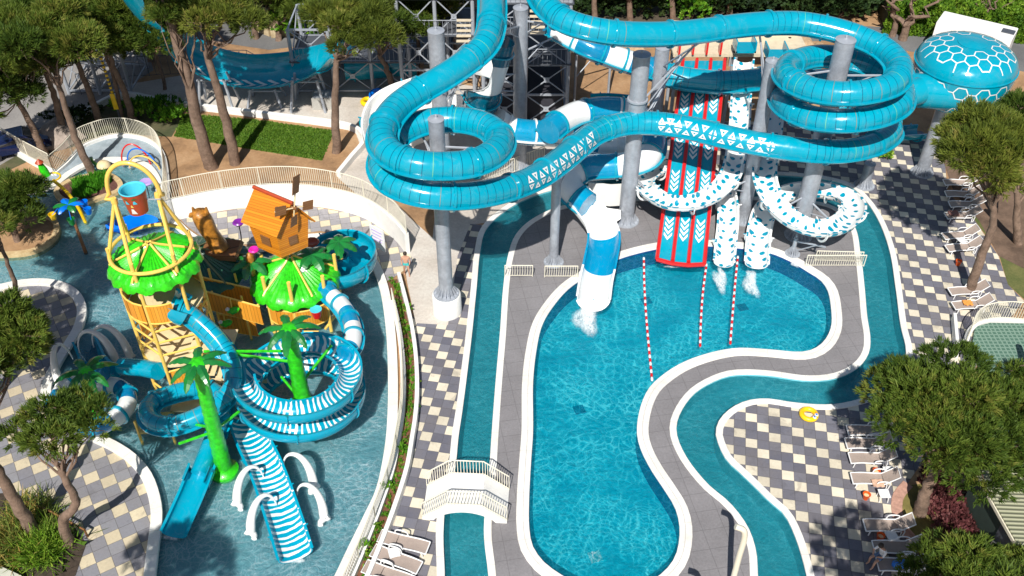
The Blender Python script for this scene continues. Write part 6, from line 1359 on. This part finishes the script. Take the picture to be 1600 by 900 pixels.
# parked dark car at left and another on the rear road
def car(label, px, py, rz, col, name='parked_car'):
    c = P(px, py); t = thing(name, label, 'car', c, rz=R(rz)); body = [(-2.1,.35),(-2.15,.7),(-1.9,.9),(-1.3,.95),(-.8,1.38),(.6,1.42),(1.2,1.0),(2.0,.9),(2.15,.65),(2.1,.35)]
    def X(pr, w0, nm, m):
        vs = [Vector((x,-w0*(1 if z < 1 else .82),z)) for x, z in pr]+[Vector((x,w0*(1 if z < 1 else .82),z)) for x, z in pr]; n = len(pr)
        o = MB().add(vs, [tuple(range(n)), tuple(range(2*n-1,n-1,-1))]+[(i+n, (i+1) % n+n, (i+1) % n, i) for i in range(n)]).build(nm, m, None); o.parent = t; return o
    X(body, .87, 'body', simple('car_paint_'+str(px), col, .2, .3, coat=.6)); X([(-1.22,.98),(-.82,1.3),(.55,1.34),(1.1,1.0)], .88, 'side_windows', M['black']); 
    o = MB().add([Vector(v) for v in ((1.22,-.68,1.02),(1.22,.68,1.02),(.66,.62,1.42),(.66,-.62,1.42))], [(0,1,2,3)]).build('windscreen', M['black'], None); o.parent = t
    for x in (-1.35,1.35):
        for y in (-.8,.8): o = MB().tube([Vector((x,y-.1,.32)), Vector((x,y+.1,.32))], .32, 14).build('wheel', M['black'], None, True); o.parent = t
    for y in (-.6,.6): o = MB().box(Vector((2.12,y,.68)), (.06,.3,.14)).build('headlight', M['white_pl'], None); o.parent = t
car('dark blue car in deep shade at the left edge', 30,236,25,(.01,.02,.08)); car('pale car under the trees at the top, right of the tower', 1122,6,5,(.4,.42,.46)); car('dark car on the rear road above the half pipe', 340,30,10,(.05,.05,.06))
# yellow and black banded pole with sign strip
b = P(189,188); tp = PY(155,82,b.y); t = thing('banded_pole', 'slim pole wrapped in a yellow and black measuring band, with a yellow sign', 'pole', b)
MB().tube([b, tp], [.09,.06], 8).build('mast', M['dark_steel'], t, True)
for i in range(9): s0, s1 = .42+i*.06, .45+i*.06; MB().tube([b.lerp(tp, s0), b.lerp(tp, s1)], .1, 8).build('yellow_band', M['bright_yellow'], t, True)
m_ = b.lerp(tp, .3); MB().box(m_+Vector((0,-.12,0)), (.32,.04,1.2), 0).build('sign_plate', M['bright_yellow'], t)
# big brown boulder left
p = P(90,218); rk = MB().lathe(p-Vector((0,0,.2)), [(1.5,0),(1.7,.4),(1.3,1.0),(.6,1.3),(.05,1.35)], 10, rfn=lambda a,j: 1+.22*sin(3*a+j)+.12*sin(7*a)).build('boulder', mat_ground('rock', [(.3,(.16,.13,.11)),(.7,(.36,.3,.26))], 1, 4), None); tag(rk, 'brown boulder heap beside the dark car under the pines', 'boulder')
# white notice panel on railing
q = P(590,372,1.0); t = thing('notice_board', 'white notice board with faint lines leaning at the end of the white wall', 'notice board', q)
MB().box(q, (1.1,.06,1.5), R(-38)).build('panel', M['white_pl'], t)
for k in range(4): MB().box(q+Vector((-.02,-.045,.5-.22*k)), (.8-.1*(k % 2),.02,.04), R(-38)).build('printed_line', M['lilac'], t)
# beige pavilion roof and soil bank with rocks behind upper tube
q = P(1200,62,2.6); b_ = thing('shade_roof', 'flat beige roof on slim posts behind the upper tube', 'shelter', (q.x, q.y, 0))
for nm, c_, s_, m_ in (('roof',(0,0,2.6),(5.0,2.2,.18),beige),): o = MB().box(Vector(c_), s_).build(nm, m_, None); o.parent = b_
for x in (-2.3,2.3):
    for y in (-.9,.9): o = MB().bar((x,y,0),(x,y,2.55),.07).build('post', M['strut'], None); o.parent = b_
rock_m = mat_ground('tan_rock', [(.3,(.3,.19,.1)),(.7,(.52,.38,.24))], 1, 4)
for i, (x, y, s_) in enumerate(((940,66,.9),(968,72,.7),(992,78,.8),(1255,72,.9),(1278,80,.7),(920,60,.6),(1010,64,.6))):
    p = P(x, y); o = MB().lathe(p-Vector((0,0,.1)), [(s_,0),(s_*1.1,s_*.35),(s_*.7,s_*.8),(.05,s_*.9)], 8, rfn=lambda a,j: 1+.25*sin(2*a+i+j)+.1*sin(5*a)).build('rock', rock_m); tag(o, ['squarish tan rock left of the banded tube mouth','middle tan rock behind the banded tube','tan rock just right of the banded tube flange','large tan rock beside the beige roof','smaller tan rock beside the top of the right coil','tan rock nearest the lattice tower','tan rock under the straight upper tube'][i], 'rock')
# timber slope fence
railing('brown timber slatted fence on the soil bank behind the red slide top', [P(1035,82), P(1120,76), P(1215,86)], 1.3, .2, gap=.28, bar=.05, mat=M['wood_dk'])
railing('grey mesh fence behind the lawn yard along the entrance path', [P(128,150), P(205,122), P(290,118)], 1.6, .1, gap=.5, bar=.012, mat=M['dark_steel'])
# lamp mast
b = P(1405,40); t = thing('lamp_mast', 'slim grey lamp mast in front of the bright hedge', 'mast', b); MB().tube([b, b+Vector((.6,0,6))], [.07,.05], 8).build('pole', M['strut'], t, True); MB().box(b+Vector((.7,0,6)), (.6,.2,.08)).build('lamp_head', M['dark_steel'], t)
